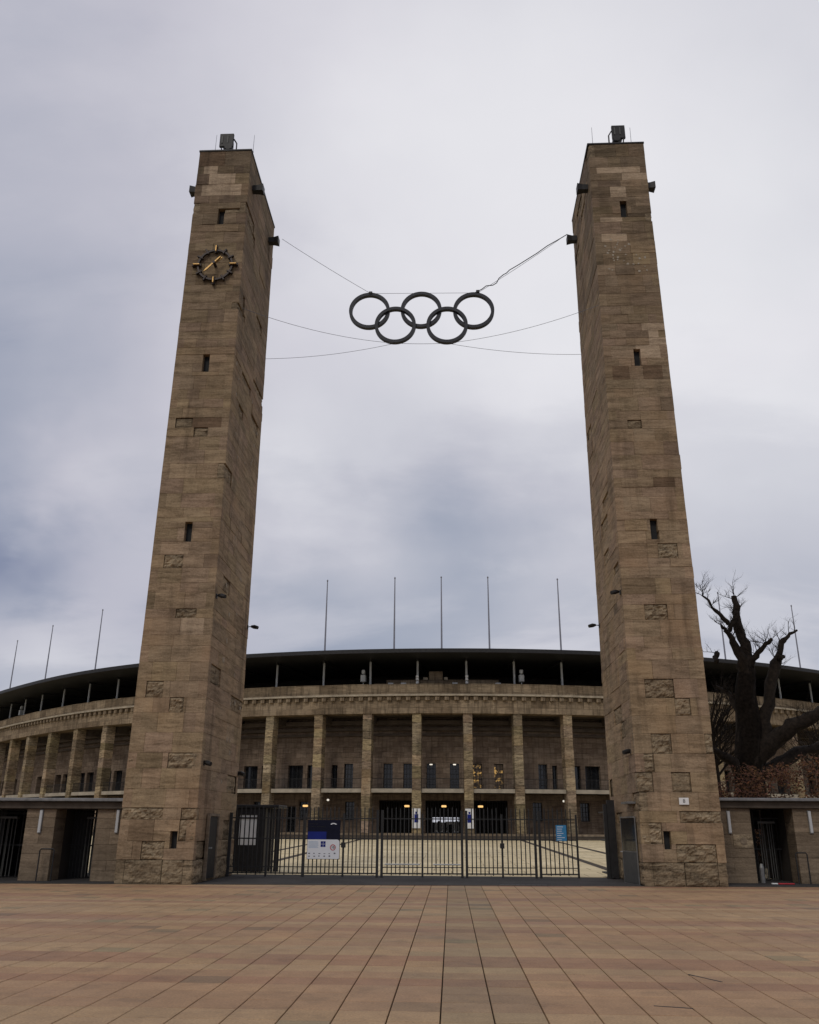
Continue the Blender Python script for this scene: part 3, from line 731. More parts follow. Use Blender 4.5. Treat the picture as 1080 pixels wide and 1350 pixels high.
tr, ptr, uzr = tower('right', RX0, RX1, RY, DEP, RH, BAT, 'tall square stone tower without a clock, on the right of the gates',
    [(817, 265, 826.5, 286), (835, 460, 844.5, 482), (856.5, 684, 866.5, 711), (874.5, 1096, 884, 1120)], [],
    [(868, 726, 895, 741), (849, 800, 880, 823), (849, 897, 888, 919), (889, 919, 910, 937), (859, 984, 886, 1003), (931, 984, 946, 1003), (836, 1003, 862, 1018), (838, 1020, 860, 1036),
     (895, 1060, 952, 1082), (892, 1120, 945, 1140), (848, 1097, 873, 1120)],
    [(779, 218, 850, 228), (824, 226, 852, 237), (781, 237, 798, 249), (803, 248, 822, 257), (783, 256, 799, 267), (787, 285, 813, 296), (789, 303, 840, 314),
     (850, 420, 884, 472), (868, 605, 897, 612), (862, 1082, 900, 1090)],
    [(816, 650, 874, 659), (876, 632, 900, 642), (800, 482, 830, 494), (852, 482, 874, 492), (806, 560, 850, 568)], 11)
# chisel-spot repairs under the top of the right tower
b = MB()
for k in range(38):
    px, py = rnd.uniform(792, 856), rnd.uniform(316, 358)
    u, z = uzr(px, py); r_ = rnd.uniform(.025, .06); c = ptr('front', u, z, .016); n = 7
    vs = [c + Vector((math.cos(6.283*i/n)*r_*rnd.uniform(.7, 1.2), 0, math.sin(6.283*i/n)*r_*rnd.uniform(.7, 1.2))) for i in range(n)]
    b.add(vs + [v_+Vector((0, .03, 0)) for v_ in vs], [tuple(range(n))] + [(i, (i+1) % n, n+(i+1) % n, n+i) for i in range(n)])
b.build('mortar_repairs', M_PATCH, tr, kind='stuff')
b = MB()
for k in range(34):
    px = rnd.choice((0, 1)); z = rnd.uniform(3, 19); u = rnd.uniform(-2.5, 2.3); r_ = rnd.uniform(.03, .08); c = ptl('inner', u, z, .016); n = 7
    vs = [c + Vector((0, math.cos(6.283*i/n)*r_*.7, math.sin(6.283*i/n)*r_*rnd.uniform(.9, 1.9))) for i in range(n)]
    b.add(vs + [v_-Vector((.03, 0, 0)) for v_ in vs], [tuple(range(n))] + [(i, (i+1) % n, n+(i+1) % n, n+i) for i in range(n)])
b.build('mortar_repairs', M_PATCH, tl, kind='stuff')

# corbels near the tower tops
def corbel(tw, pt, face, u, z, sgn):
    b = MB(); prof = [(-.28, .13, .12), (.26, .15, .14), (.48, .20, .17)]; vs = []
    for d, a, c in prof:
        for (e, g) in ((-a, -c), (a, -c), (a, c), (-a, c)): vs.append(pt(face, u+e, z+g, d))
    fs = [(4*i+k, 4*i+(k+1) % 4, 4*i+4+(k+1) % 4, 4*i+4+k) for i in range(2) for k in range(4)] + [(0, 3, 2, 1), (8, 9, 10, 11)]
    b.add(vs, fs); b.build('corbel', M_DARK, tw)
for (tw, pt, z, H) in ((tl, ptl, 27.85, LH), (tr, ptr, 28.45, RH)):
    corbel(tw, pt, 'inner', -1.95, z, 1); corbel(tw, pt, 'inner', 1.75, z, 1); corbel(tw, pt, 'outer', -1.95, z, 1)
# clock
cu, cz = uzl(284.5, 351.5); cc = Vector((LX0+(LX1-LX0)/2 + cu, LY + BAT*cz/LH - .10, cz))
clk = thing('tower_clock', 'open round clock of dark metal with golden hands on the left tower', 'clock', cc)
def ringmesh(b, c, ro, ri, y0, y1, n=48, a0=0.0):
    vs = []
    for k in range(n):
        t = 2*math.pi*k/n + a0
        for (r, y) in ((ro, y0), (ro, y1), (ri, y1), (ri, y0)): vs.append(c + Vector((math.sin(t)*r, y, math.cos(t)*r)))
    fs = [(4*k+q, 4*k+(q+1) % 4, 4*((k+1) % n)+(q+1) % 4, 4*((k+1) % n)+q) for k in range(n) for q in range(4)]
    b.add(vs, fs)
b = MB(); ringmesh(b, cc, .74, .665, -.05, .05); b.build('clock_ring', M_BRONZE, clk)
for h in range(12):
    T = Matrix.Translation(cc) @ Matrix.Rotation(R_(30*h), 4, 'Y')
    b = MB()
    if h % 3 == 0:
        b.cbox(-.028, .028, -.13, -.06, .62, .90, .01, T); b.build('hour_mark', M_GOLD, clk, label='gilded quarter-hour mark')
        b = MB(); b.cbox(-.055, .055, -.06, .06, .57, .95, .01, T); b.build('mark_backing', M_BRONZE, clk)
    else: b.cbox(-.035, .035, -.08, .06, .60, .86, .01, T); b.build('hour_mark', M_BRONZE, clk)
def hand(ang, L, tail, w, y, name):
    T = Matrix.Translation(cc + Vector((0, y, 0))) @ Matrix.Rotation(R_(ang), 4, 'Y'); b = MB()
    v_ = [(-w*.55, -tail), (w*.55, -tail), (w*.8, 0), (w, L*.72), (0, L), (-w, L*.72), (-w*.8, 0)]
    vs = [T @ Vector((x, d, z)) for d in (-.02, .02) for (x, z) in v_]; n = 7
    b.add(vs, [tuple(range(n)), tuple(range(n, 2*n))[::-1]] + [(i, n+i, n+(i+1) % n, (i+1) % n) for i in range(n)])
    b.build(name, M_GOLD, clk)
hand(222, .60, .38, .034, -.20, 'minute_hand'); hand(49, .44, .06, .042, -.14, 'hour_hand')
b = MB(); b.tube([cc+Vector((0, -.24, 0)), cc+Vector((0, .2, 0))], .06, 12); b.build('clock_spindle', M_BRONZE, clk)
for a in (20, 110, 200, 290):
    d = Vector((math.sin(R_(a)), 0, math.cos(R_(a)))); b = MB(); b.tube([cc+d*.70, cc+d*.70+Vector((0, .2, 0))], .02, 6); b.build('clock_bracket', M_BRONZE, clk)

# floodlight boxes and lightning rods on the tower tops
def top_light(px0, px1, py0, py1, y, H, mir, lab):
    cx = atY((px0+px1)/2, py0, y).x; w = (atY(px1, py0, y).x-atY(px0, py0, y).x)/2; z0 = atY(px0, py1, y).z; z1 = atY(px0, py0, y).z
    t = thing('roof_floodlight', lab, 'floodlight', (cx, y, H+.1))
    b = MB(); b.cbox(cx-w, cx+w, y, y+.12, z0, z1, .02); hs = b.build('housing', M_DARK, t)
    b = MB(); b.cbox(cx-w*.7, cx+w*.7, y+.121, y+.5, z0+.12, z1-.12, .06); sub('lamp_body', b, M_DARK, hs)
    for k in (-.3, .1):
        b = MB(); b.box(cx+(k-.05)*w*2, cx+(k+.05)*w*2, y-.025, y-.002, z0+.25*(z1-z0), z0+.8*(z1-z0)); sub('cooling_fin', b, M_GREY2, hs)
    b = MB(); c = Vector((cx+mir*w*.35, y+.1, z0)); b.tube([c+Vector((0, -.12, 0)), c+Vector((0, .2, 0))], w*.55, 14); b.build('swivel', M_DARK, t)
    for k in (-.55, -.2): b = MB(); b.tube([(cx+mir*k*w*1.3, y+.05, z0+.05), (cx+mir*(k+.15)*w, y+.1, H+.08)], .03, 6); b.build('leg', M_DARK, t)
    b = MB(); b.tube([(cx+mir*w, y+.1, z1-.25), (cx+mir*(w+.14), y+.1, z1-.5), (cx+mir*(w+.15), y+.1, H+.08)], .032, 6); b.build('bracket', M_DARK, t)
top_light(290.5, 308.5, 176, 193, LY+.75, LH, 1, 'dark box floodlight on top of the clock tower')
top_light(806, 823.5, 165, 182, RY+.75, RH, -1, 'dark box floodlight on top of the right tower')
for (px, Y, H, lab) in ((284, LY+.5, LH, 'thin lightning rod left of the floodlight on the clock tower'), (334, LY+.35, LH, 'thin lightning rod right of the floodlight on the clock tower'),
                        (782, RY+.5, RH, 'thin lightning rod left of the floodlight on the right tower'), (833, RY+.5, RH, 'thin lightning rod right of the floodlight on the right tower')):
    x = atY(px, 195, Y).x; b = MB(); zr0 = atY(px, 178 if H < 30 else 168, Y).z; b.tube([(x, Y, H+.1), (x+.01, Y, zr0)], [.012, .008], 6); b.tube([(x, Y, H+.1), (x, Y, H+.16)], .03, 6)
    tag(b.build('lightning_rod', M_CABLE), lab, 'lightning rod', 'lightning rods on the towers')

# small spotlights on the tower sides
def spot(px, py, Y, face_x, dirx, lab, arm=.35):
    q = atY(px, py, Y); z = q.z; base = Vector((face_x, Y, z))
    t = thing('wall_spotlight', lab, 'spotlight', base, 'small spotlights on the tower sides')
    b = MB(); b.box(min(face_x, face_x+dirx*.04), max(face_x, face_x+dirx*.04), Y-.06, Y+.06, z-.08, z+.08); b.build('wall_plate', M_DARK, t)
    b = MB(); b.tube([base, base+Vector((dirx*arm*.6, 0, .03)), base+Vector((dirx*arm, 0, 0))], .018, 6); b.build('arm', M_DARK, t)
    e = base+Vector((dirx*arm, 0, -.01)); b = MB(); b.tube([e+Vector((-dirx*.03, .03, .05)), e+Vector((dirx*.10, -.03, .02)), e+Vector((dirx*.26, -.1, -.03))], [.05, .085, .07], 10); b.build('lamp_head', M_DARK, t)
fx = lambda z: LX1 - BAT*z/LH; gx = lambda z: RX0 + BAT*z/RH
spot(290, 786, 29.6, fx(9.8), 1, 'small spotlight near the front edge of the clock tower, halfway up', .1)
spot(333, 827, 34.6, fx(9.8), 1, 'small spotlight on the rear edge of the clock tower, against the sky', .2)
spot(270, 1006, 29.7, fx(4.3), 1, 'small spotlight low on the front edge of the clock tower', .02)
spot(310, 1020, 34.7, fx(4.3), 1, 'small spotlight low on the rear edge of the clock tower', .02)
spot(820, 781, 30.9, gx(10), -1, 'small spotlight near the front edge of the right tower, halfway up', .1)
spot(789, 825, 35.7, gx(10), -1, 'small spotlight on the rear edge of the right tower, against the sky', .2)
spot(826, 991, 31.2, gx(4.5), -1, 'small spotlight low on the inner side of the right tower', .02)
# number plate on the right tower
q = atY(901.5, 1056.5, RY); t = thing('number_plate', 'small white number plate low on the right tower', 'sign', q)
b = MB(); b.cbox(q.x-.16, q.x+.16, RY-.055, RY-.03, q.z-.11, q.z+.11, .008); b.build('plate', M_WHITE, t)
def text(s, size, loc, mat, parent, name='lettering', align='CENTER', rotz=0.0, bold=0.0):
    c = bpy.data.curves.new(name, 'FONT'); c.body = s; c.size = size; c.align_x = align; c.align_y = 'CENTER'; c.extrude = .001; c.offset = bold
    c.materials.append(mat); tmp = bpy.data.objects.new(name, c); COL.objects.link(tmp); bpy.context.view_layer.update()
    me = bpy.data.meshes.new_from_object(tmp.evaluated_get(bpy.context.evaluated_depsgraph_get())); bpy.data.objects.remove(tmp)
    if not me.materials: me.materials.append(mat)
    o = bpy.data.objects.new(name, me); COL.objects.link(o)
    o.rotation_euler = (R_(90), 0, rotz); o.location = Vector(loc) - parent.location; o.parent = parent
    return o
text('8', .17, (q.x, RY-.058, q.z), M_INK, t, 'numeral')

# ------------------------------------------------------------------ the five rings and their cables
YR = 33.7
rg = thing('ring_emblem', 'five interlocked dark rings hanging on cables between the towers', 'rings', (-1.14, YR, 23.5))
for (px, py, dy) in ((487.3, 410.3, 0), (521.3, 429, -.10), (555.4, 409, 0), (589.5, 429, -.10), (624.6, 409.8, 0)):
    q = atY(px, py, YR+dy); b = MB(); ringmesh(b, q, .93, .785, -.10, .10, 72); b.build('ring', M_RINGS, rg)
for (px, py) in ((489, 388), (630, 386)):
    q = atY(px, py, YR); b = MB(); b.cbox(q.x-.08, q.x+.08, YR-.14, YR+.14, q.z-.06, q.z+.08, .02); b.build('hanger', M_DARK, rg)
def cable(pts, r, lab, mat=M_CABLE, name='cable'):
    b = MB(); b.tube(pts, r, 5); tag(b.build(name, mat), lab, 'cable', 'cables holding the rings')
def sagline(a, c, sag, n=14): return [a.lerp(c, k/n) - Vector((0, 0, sag*4*(k/n)*(1-k/n))) for k in range(n+1)]
pl_ = atY(372, 315, 33.8); pr_ = atY(747, 309, 34.9)
tL = atY(489, 387, YR); tR = atY(630, 386, YR)
cable(sagline(pl_, tL, .05), .010, 'thin cable from the clock tower down to the leftmost ring')
cable(sagline(pr_, tR, .05), .010, 'thin cable from the right tower down to the rightmost ring')
cable([tL, tR], .009, 'thin level cable along the tops of the rings')
bL = atY(521.5, 452.5, YR-.1); bR = atY(589.5, 452.5, YR-.1)
cable(sagline(bL, bR, .03, 6), .010, 'short cable between the bottoms of the two lower rings')
cable(sagline(atY(319, 406, LY+.5), bL, .28), .009, 'thin cable from the front of the clock tower to the lower rings')
cable(sagline(atY(800, 398, RY+.4), bR, .28), .009, 'thin cable from the front of the right tower to the lower rings')
cable(sagline(atY(350, 473, LY+DEP-.2), bL, .18), .009, 'thin lower cable from the rear of the clock tower to the rings')
cable(sagline(atY(771, 467, RY+DEP-.3), bR, .18), .009, 'thin lower cable from the rear of the right tower to the rings')
pts = [atY(x, y, YR+(34.9-YR)*k) + Vector((0, .05, 0)) for (x, y, k) in ((748, 308, 1), (738, 314, .93), (722, 323, .78), (708, 333, .65), (692, 343, .52), (684, 348, .46), (672, 355, .37), (668, 359, .33), (664, 361, .3), (658, 366, .26), (655, 372, .22), (650, 375, .19), (641, 376, .14), (636, 380, .08), (630, 383, .04), (624, 386, 0))]
cable(pts, .022, 'thick kinked power line running down to the rightmost ring', M_IRON, 'power_cable')

# ------------------------------------------------------------------ iron fence with gates
FY = lambda x: 34.35 + .07*x
FX = [atY(px, 1157, 34.2).x for px in (303, 352, 400, 452, 500, 557, 613, 664, 712, 766)]
fence = thing('iron_fence', 'black iron picket fence with gates between the two towers', 'fence', (-1, FY(-1), 0))
def fbox(b, x0, x1, z0, z1, w, off=0.0):
    b.add([(x0, FY(x0)-w+off, z0), (x1, FY(x1)-w+off, z0), (x1, FY(x1)+w+off, z0), (x0, FY(x0)+w+off, z0), (x0, FY(x0)-w+off, z1), (x1, FY(x1)-w+off, z1), (x1, FY(x1)+w+off, z1), (x0, FY(x0)+w+off, z1)],
          [(0, 3, 2, 1), (4, 5, 6, 7), (0, 1, 5, 4), (1, 2, 6, 5), (2, 3, 7, 6), (3, 0, 4, 7)])
double = {4, 6, 8}
for k, x in enumerate(FX):
    if k in double:
        for e in (-.085, .085): b = MB(); fbox(b, x+e-.045, x+e+.045, 0, 2.34, .05); b.build('post', M_IRON, fence)
    else:
        w = .035 if k not in (0, 2) else .05
        b = MB(); fbox(b, x-w, x+w, 0.02, 2.22, w); b.build('post', M_IRON, fence)
pm = MB(); pm.cbox(-.02, .02, -.016, .016, .12, 2.40, .004); pm.add([(-.019, -.016, 2.40), (.019, -.016, 2.40), (.019, .016, 2.40), (-.019, .016, 2.40), (0, 0, 2.47)], [(0, 1, 4), (1, 2, 4), (2, 3, 4), (3, 0, 4)])
pick = None
for k in range(len(FX)-1):
    xa, xb = FX[k]+(.13 if k in double else .04), FX[k+1]-(.13 if k+1 in double else .04)
    for z, h in ((.12, .045), (.34, .03), (1.30, .045), (2.02, .04)):
        b = MB(); fbox(b, xa, xb, z, z+h, .016); b.build('rail', M_IRON, fence)
    n = round((xb-xa)/.155)
    for i in range(1, n):
        x = xa + (xb-xa)*i/n
        if pick is None: pick = pm.build('picket', M_IRON); o = pick
        else: o = bpy.data.objects.new('picket', pick.data); COL.objects.link(o)
        o.parent = fence; o.matrix_parent_inverse = Matrix.Translation(-fence.location); o.location = (x, FY(x), -.03*(i % 2 == 0) + rnd.uniform(-.01, .01)); o.rotation_euler = (0, rnd.uniform(-.004, .004), 0)
for k in (3, 7):
    x = FX[k]; b = MB(); b.cbox(x-.08, x+.08, FY(x)-.07, FY(x)+.07, 1.02, 1.2, .01); b.build('lock_box', M_DARK, fence)
for (xa, xb) in ((FX[4]+.2, FX[5]-.1), (FX[5]+.4, FX[6]-.15)):
    b = MB(); b.tube([(xa, FY(xa)-.05, .46), (xb, FY(xb)-.05, .46)], .025, 8); b.build('drop_bolt', M_POST, fence)
# information board on the fence
q0 = atY(407, 1081, 34.0); q1 = atY(448, 1133, 34.0); by = FY(q0.x)-.09
sg = thing('information_board', 'tall sign on the fence, dark blue above and white below with a red-ringed 10', 'sign', ((q0.x+q1.x)/2, by, q1.z))
sx0, sx1, sz0, sz1 = q0.x, q1.x, q1.z, q0.z; sw, sh = sx1-sx0, sz1-sz0; yb = by
b = MB(); b.cbox(sx0, sx1, yb, yb+.03, sz0, sz1, .01); b.build('panel', M_NAVY, sg)
b = MB(); zt = sz0+sh*.50; r_ = .09; v_ = [(sx0+.012, sz0+.012), (sx1-.05, sz0+.012)] + [(sx1-.06+math.cos(t)*.045, sz0+.058+math.sin(t)*.045) for t in (-1.2, -.8, -.4, 0)] + [(sx1-.015-r_+math.cos(t)*r_, zt-r_+math.sin(t)*r_) for t in (0, .4, .8, 1.2, 1.57)] + [(sx0+.012, zt)]
n = len(v_); b.add([(x, yb-.004, z) for x, z in v_]+[(x, yb, z) for x, z in v_], [tuple(range(n))] + [(i, (i+1) % n, n+(i+1) % n, n+i) for i in range(n)]); b.build('white_field', M_PRINTW, sg)
b = MB(); b.box(sx0+.012, sx0+sw*.58, yb-.004, yb, zt+.005, zt+sh*.20); b.build('blue_field', M_BLUE, sg)
lx = sx0+sw*.49; lz = sz0+sh*.385
for (a, c) in ((-.09, .0), (.005, 0)):
    for (e) in (-.10, .005): b = MB(); b.box(lx+a, lx+a+.085, yb-.008, yb-.0045, lz+e, lz+e+.092); b.build('logo_square', M_BLUE, sg)
b = MB(); cq = Vector((sx0+sw*.79, yb-.009, sz0+sh*.30)); ringmesh(b, cq, .105, .078, 0, .004, 32); b.build('red_ring', M_RED, sg)
text('10', .12, (cq.x, yb-.009, cq.z), M_INK, sg, bold=.003)
b = MB(); vs = []; ac = Vector((sx0+sw*.79, yb-.006, sz0+sh*.88)); n = 14
for k in range(n+1):
    t = -1.15 + 2.3*k/n
    for r in (.13, .075): vs.append(ac+Vector((math.sin(t)*r, 0, math.cos(t)*r*.62-.02)))
b.add(vs, [(2*k, 2*k+1, 2*k+3, 2*k+2) for k in range(n)]); b.build('arch_emblem', M_PRINTW, sg)
text('OLYMPIAPARK', .052, (sx0+.05, yb-.005, sz0+sh*.895), M_PRINTW, sg, align='LEFT'); text('OLYMPIASTADION BERLIN', .052, (sx0+.05, yb-.005, sz0+sh*.825), M_PRINTW, sg, align='LEFT')
b = MB()
for row, cnt in ((.145, 6), (.075, 5)):
    for k in range(cnt):
        x = sx0+.06+k*sw*.155; w = rnd.uniform(.03, .07); b.box(x, x+w, yb-.008, yb-.0045, sz0+sh*row-.012, sz0+sh*row+rnd.uniform(.006, .03))
b.build('sponsor_marks', M_INK, sg)
b = MB()
for k in range(6): b.box(sx0+.05, sx0+.05+sw*rnd.uniform(.25, .32), yb-.008, yb-.0045, sz0+sh*(.44-k*.03), sz0+sh*(.44-k*.03)+.008)
b.build('text_lines', M_CYAN, sg)
# sky-blue notice on the fence
q0 = atY(732.5, 1088, 34.6); q1 = atY(747.5, 1109, 34.6); by = FY(q0.x)-.06
ns = thing('blue_notice', 'small sky-blue notice fixed to the fence beside the open gate', 'sign', ((q0.x+q1.x)/2, by, q1.z))
b = MB(); b.cbox(q0.x, q1.x, by, by+.02, q1.z, q0.z, .005); b.build('panel', M_CYAN, ns)
b = MB()
for k in range(7):
    z = q0.z-.07-k*.075; b.box(q0.x+.04, q0.x+.04+(q1.x-q0.x-.1)*rnd.uniform(.5, 1), by-.004, by-.001, z, z+.02)
b.build('text_lines', M_PRINTW, ns)
# open gate leaf by the right tower and steel door frame
gl = thing('open_gate_leaf', 'black barred gate leaf folded back against the right tower', 'gate', (atY(815, 1160, 34.6).x, 34.6, 0))
xg = 5.78
for k in range(9): b = MB(); y = 34.75+k*.16; b.tube([(xg+.03*k, y, .12), (xg+.03*k, y, 2.5)], .014, 5); b.build('bar', M_IRON, gl)
for z in (.15, 1.3, 2.3): b = MB(); b.box(xg-.02, xg+.3, 34.72, 36.1, z, z+.05); b.build('rail', M_IRON, gl)
b = MB(); b.box(xg-.07, xg+.05, 34.55, 34.68, 0, 2.6); b.build('post', M_IRON, gl)
b = MB(); b.box(xg+.06, xg+.34, 34.5, 34.62, .05, 2.75); b.build('side_plate', M_DARK, gl)
dr = thing('steel_door', 'narrow half-glazed steel door standing open on the right tower', 'door', (6.05, 31.9, 0))
def frame_box(b, pts4, th):    # a frame of tubes through four corners
    for a, c in zip(pts4, pts4[1:]+pts4[:1]): b.tube([a, c], th, 4)
A, Bq = Vector((6.16, 31.1, 0)), Vector((5.95, 32.5, 0)); hgt = Vector((0, 0, 2.12))
b = MB(); frame_box(b, [A, Bq, Bq+hgt, A+hgt], .024); b.tube([A+hgt*.48, Bq+hgt*.48], .02, 4); b.build('door_frame', M_GREY, dr)
b = MB(); n_ = (Bq-A).cross(Vector((0, 0, 1))).normalized()*.012
for z0, z1, mt, nm in ((.03, 1.0, M_GREY2, 'kick_panel'), (1.04, 2.09, M_DGLASS, 'pane')):
    b = MB(); vs = [p + Vector((0, 0, z)) + e for e in (n_, -n_) for (p, z) in ((A, z0), (Bq, z0), (Bq, z1), (A, z1))]
    b.add(vs, [(0, 1, 2, 3), (7, 6, 5, 4), (0, 4, 5, 1), (1, 5, 6, 2), (2, 6, 7, 3), (3, 7, 4, 0)]); b.build(nm, mt, dr)
b = MB(); b.tube([Bq.lerp(A, .1)+Vector((-.05, 0, 1.0)), Bq.lerp(A, .1)+Vector((-.12, 0, 1.0)), Bq.lerp(A, .2)+Vector((-.12, 0, 1.0))], .014, 6); b.build('handle', M_POST, dr)
b = MB(); b.box(5.98, 6.3, 31.25, 32.4, 2.55, 2.62); tag(b.build('door_canopy', M_GREY), 'thin metal canopy over the steel door of the right tower', 'canopy')
# door of the clock tower
dl = thing('tower_door', 'narrow dark metal door in the inner side of the clock tower', 'door', (LX1, 31.2, 0))
xd = LX1 + .035
b = MB(); b.cbox(xd, xd+.05, 30.65, 31.75, .1, 2.05, .01); b.build('door_leaf', M_DARK, dl)
b = MB(); b.box(xd-.01, xd+.09, 30.55, 30.64, .05, 2.15); b.box(xd-.01, xd+.09, 31.76, 31.85, .05, 2.15); b.box(xd-.01, xd+.09, 30.64, 31.76, 2.06, 2.15); b.build('door_frame', M_PIER, dl)
b = MB(); b.tube([(xd+.06, 30.8, 1.05), (xd+.13, 30.8, 1.05), (xd+.13, 30.95, 1.05)], .014, 6); b.build('handle', M_POST, dl)
# dark ticket kiosk behind the fence
kx0, kx1 = atY(305, 1146, 37.0).x, atY(346, 1146, 37.0).x; kt = atY(330, 1061, 36.9).z
kk = thing('ticket_kiosk', 'dark metal kiosk behind the fence beside the clock tower, with a white barred hatch', 'kiosk', ((kx0+kx1)/2, 37.6, 0))
b = MB(); b.cbox(kx0, kx1, 37.0, 38.6, .03, kt-.12, .02); b.build('kiosk_body', M_DARK, kk)
b = MB(); b.cbox(kx0-.1, kx1+.55, 36.85, 38.8, kt-.12, kt, .02); b.build('kiosk_roof', M_DARK, kk)
for k in range(5): b = MB(); x = kx1+.06+k*.115; b.cbox(x, x+.09, 37.1, 37.14, .03, kt-.13, .008); b.build('side_slat', M_DARK, kk)
w0 = atY(314, 1114, 36.95); w1 = atY(339, 1074, 36.95)
b = MB(); b.box(w0.x, w1.x, 36.97, 36.995, w0.z, w1.z); ht = b.build('white_hatch', M_WHITE, kk)
b = MB(); b.box(w0.x-.05, w1.x+.05, 36.93, 36.968, w1.z-.02, w1.z+.05); b.box(w0.x-.05, w1.x+.05, 36.93, 36.968, w1.z-.16, w1.z-.13); sub('hatch_rail', b, M_IRON, ht)
# drain cover
q = atY(690, 1170.5, 30.6); b = MB()
for k in range(9): b.cbox(q.x-.75+k*.17, q.x-.75+k*.17+.15, 30.35, 30.75, -.01, .016, .004)
tag(b.build('drain_cover', M_DARK), 'flat dark drain cover set in the ground before the gates', 'drain cover')
for (a, c, lab) in (((908, 1285), (952, 1295), 'upper thin dark expansion slot in the paving at lower right'), ((862, 1326.5), (914, 1330), 'lower thin dark expansion slot in the paving at lower right')):
    p, q = [ray(*w)*(-CAM_H/ray(*w).z) for w in (a, c)]; d = (q-p).normalized(); nn = Vector((-d.y, d.x, 0))*.014
    z = Vector((0, 0, .0042)); z2 = Vector((0, 0, -.02)); p.z = q.z = 0
    b = MB(); b.add([p-nn+z, q-nn+z, q+nn+z, p+nn+z, p-nn+z2, q-nn+z2, q+nn+z2, p+nn+z2], [(0, 1, 2, 3), (0, 4, 5, 1), (1, 5, 6, 2), (2, 6, 7, 3), (3, 7, 4, 0)])
    tag(b.build('paving_slot', M_IRON), lab, 'slot')

# ------------------------------------------------------------------ gatehouses beside the towers
def courses(b0, x0, x1, y0, y1, z1, seed, parent):
    r = random.Random(seed); z = 0.0; k = 0
    b = MB(); b.box(x0+.02, x1-.02, y0+.02, y1-.02, -.1, z1); pr = b.build('pier', M_PIER, parent)
    while z < z1-.05:
        h = r.choice((.32, .42, .5)); zz_ = min(z+h, z1)
        if z1-zz_ < .2: zz_ = z1
        split = (x0+x1)/2 + r.uniform(-.25, .25) if k % 2 else None
        for a, c in ([(x0, split), (split, x1)] if split else [(x0, x1)]):
            t = r.uniform(.78, 1.15); q = MB(); q.tint = (t, t*.98, t*.95)
            q.cbox(a+.002, c-.002, y0+r.uniform(-.006, .006), y1, z+.002, zz_-.002, .008); sub('stone', q, M_PIER, pr)
        z = zz_; k += 1
    return pr
def gatehouse(lab, xa, xb, y0, piers, opens, ztop, lamps, seed, tilt):
    t = thing('gatehouse', lab, 'gatehouse', ((xa+xb)/2, y0+1.5, 0))
    b = MB(); b.cbox(xa, xb, y0-.35, y0+4.2, ztop-.11, ztop, .02); b.build('canopy_edge', M_GREY, t)
    b = MB(); b.cbox(xa+.05, xb-.02, y0-.15, y0+4.0, ztop-.34, ztop-.112, .02); b.build('canopy_beam', M_CONC, t)
    for k, (p0, p1) in enumerate(piers): courses(None, p0, p1, y0, y0+.85, ztop-.342, seed+k, t)
    for (px_, zc_) in lamps:
        b = MB(); b.cbox(px_-.05, px_+.05, y0-.09, y0-.02, zc_-.36, zc_+.36, .015); lp = b.build('strip_lamp', M_OPAL, t)
        b = MB(); b.box(px_-.06, px_+.06, y0-.03, y0-.002, zc_-.38, zc_+.38); sub('lamp_backplate', b, M_GREY, lp)
    for (o0, o1, tall) in opens:
        # full-height turnstile with a barred cage
        m = (o0+o1)/2; yy = y0+1.5
        for k in range(int((o1-o0)/.12)):
            x = o0+.06+k*.12
            if m-.1 < x < m+.5: continue
            b = MB(); b.tube([(x, yy, 0), (x, yy, ztop-.36)], .018, 5); b.build('cage_bar', M_IRON, t)
        for z in (1.05, 2.1): b = MB(); b.box(o0, o1, yy-.02, yy+.02, z, z+.05); b.build('cage_rail', M_IRON, t)
        for k in range(6):
            x = m-.08+k*.10; b = MB(); b.tube([(x, yy-.25+.06*(k % 3), .06), (x, yy-.25+.06*(k % 3), 1.95)], .018, 6); b.build('turnstile_bar', M_GREY2, t)
        b = MB(); b.box(m-.12, m+.5, yy-.3, yy-.1, 1.95, 2.02); b.build('turnstile_head', M_GREY2, t)
        b = MB(); b.box(o0+.03, m-.12, yy+.1, yy+.14, 0, ztop-.4); b.build('mesh_panel', M_DARK, t)
        for xx in (o0-.13, o1+.03): b = MB(); b.box(xx, xx+.10, y0+.87, y0+3.44, -.05, ztop-.345); b.build('side_wall', M_INNER, t)
        b = MB(); b.box(o0, o0+(o1-o0)*.72, y0+3.45, y0+3.5, -.05, ztop-.345); b.build('rear_shutter', M_DARK, t)
        b = MB(); b.box(o0+(o1-o0)*.72, o1, y0+3.45, y0+3.5, 1.75, ztop-.345); b.build('rear_lintel', M_DARK, t)
    return t
ly, ry = 30.45, 32.75
def X(px, py, Y): return atY(px, py, Y).x
zl = atY(80, 1052, ly-.35).z; zr_ = atY(1010, 1052, ry-.35).z
pa0, pa1 = X(30, 1110, ly), X(69, 1110, ly); pb0 = X(124, 1110, ly)
gatehouse('low flat-roofed stone gatehouse with turnstiles left of the clock tower', -24.0, LX0-.02, ly, [(-18.6, -17.2), (pa0, pa1), (pb0, LX0-.04)], [(-17.2, pa0, 1), (pa1, pb0, 1)], zl,
          [(X(54, 1083, ly), atY(54, 1083, ly).z), (X(155.5, 1083, ly), atY(155.5, 1083, ly).z)], 70, 0)
qa1 = X(993.5, 1110, ry); qb0, qb1 = X(1050, 1110, ry), 14.6
gatehouse('low flat-roofed stone gatehouse with turnstiles right of the right tower', RX1+.02, 22.0, ry, [(RX1+.04, qa1), (qb0, qb1), (16.3, 18)], [(qa1, qb0, 1), (qb1, 16.3, 1)], zr_,
          [(X(961, 1084, ry), atY(961, 1084, ry).z), (X(1068, 1084, ry), atY(1068, 1084, ry).z)], 90, 0)
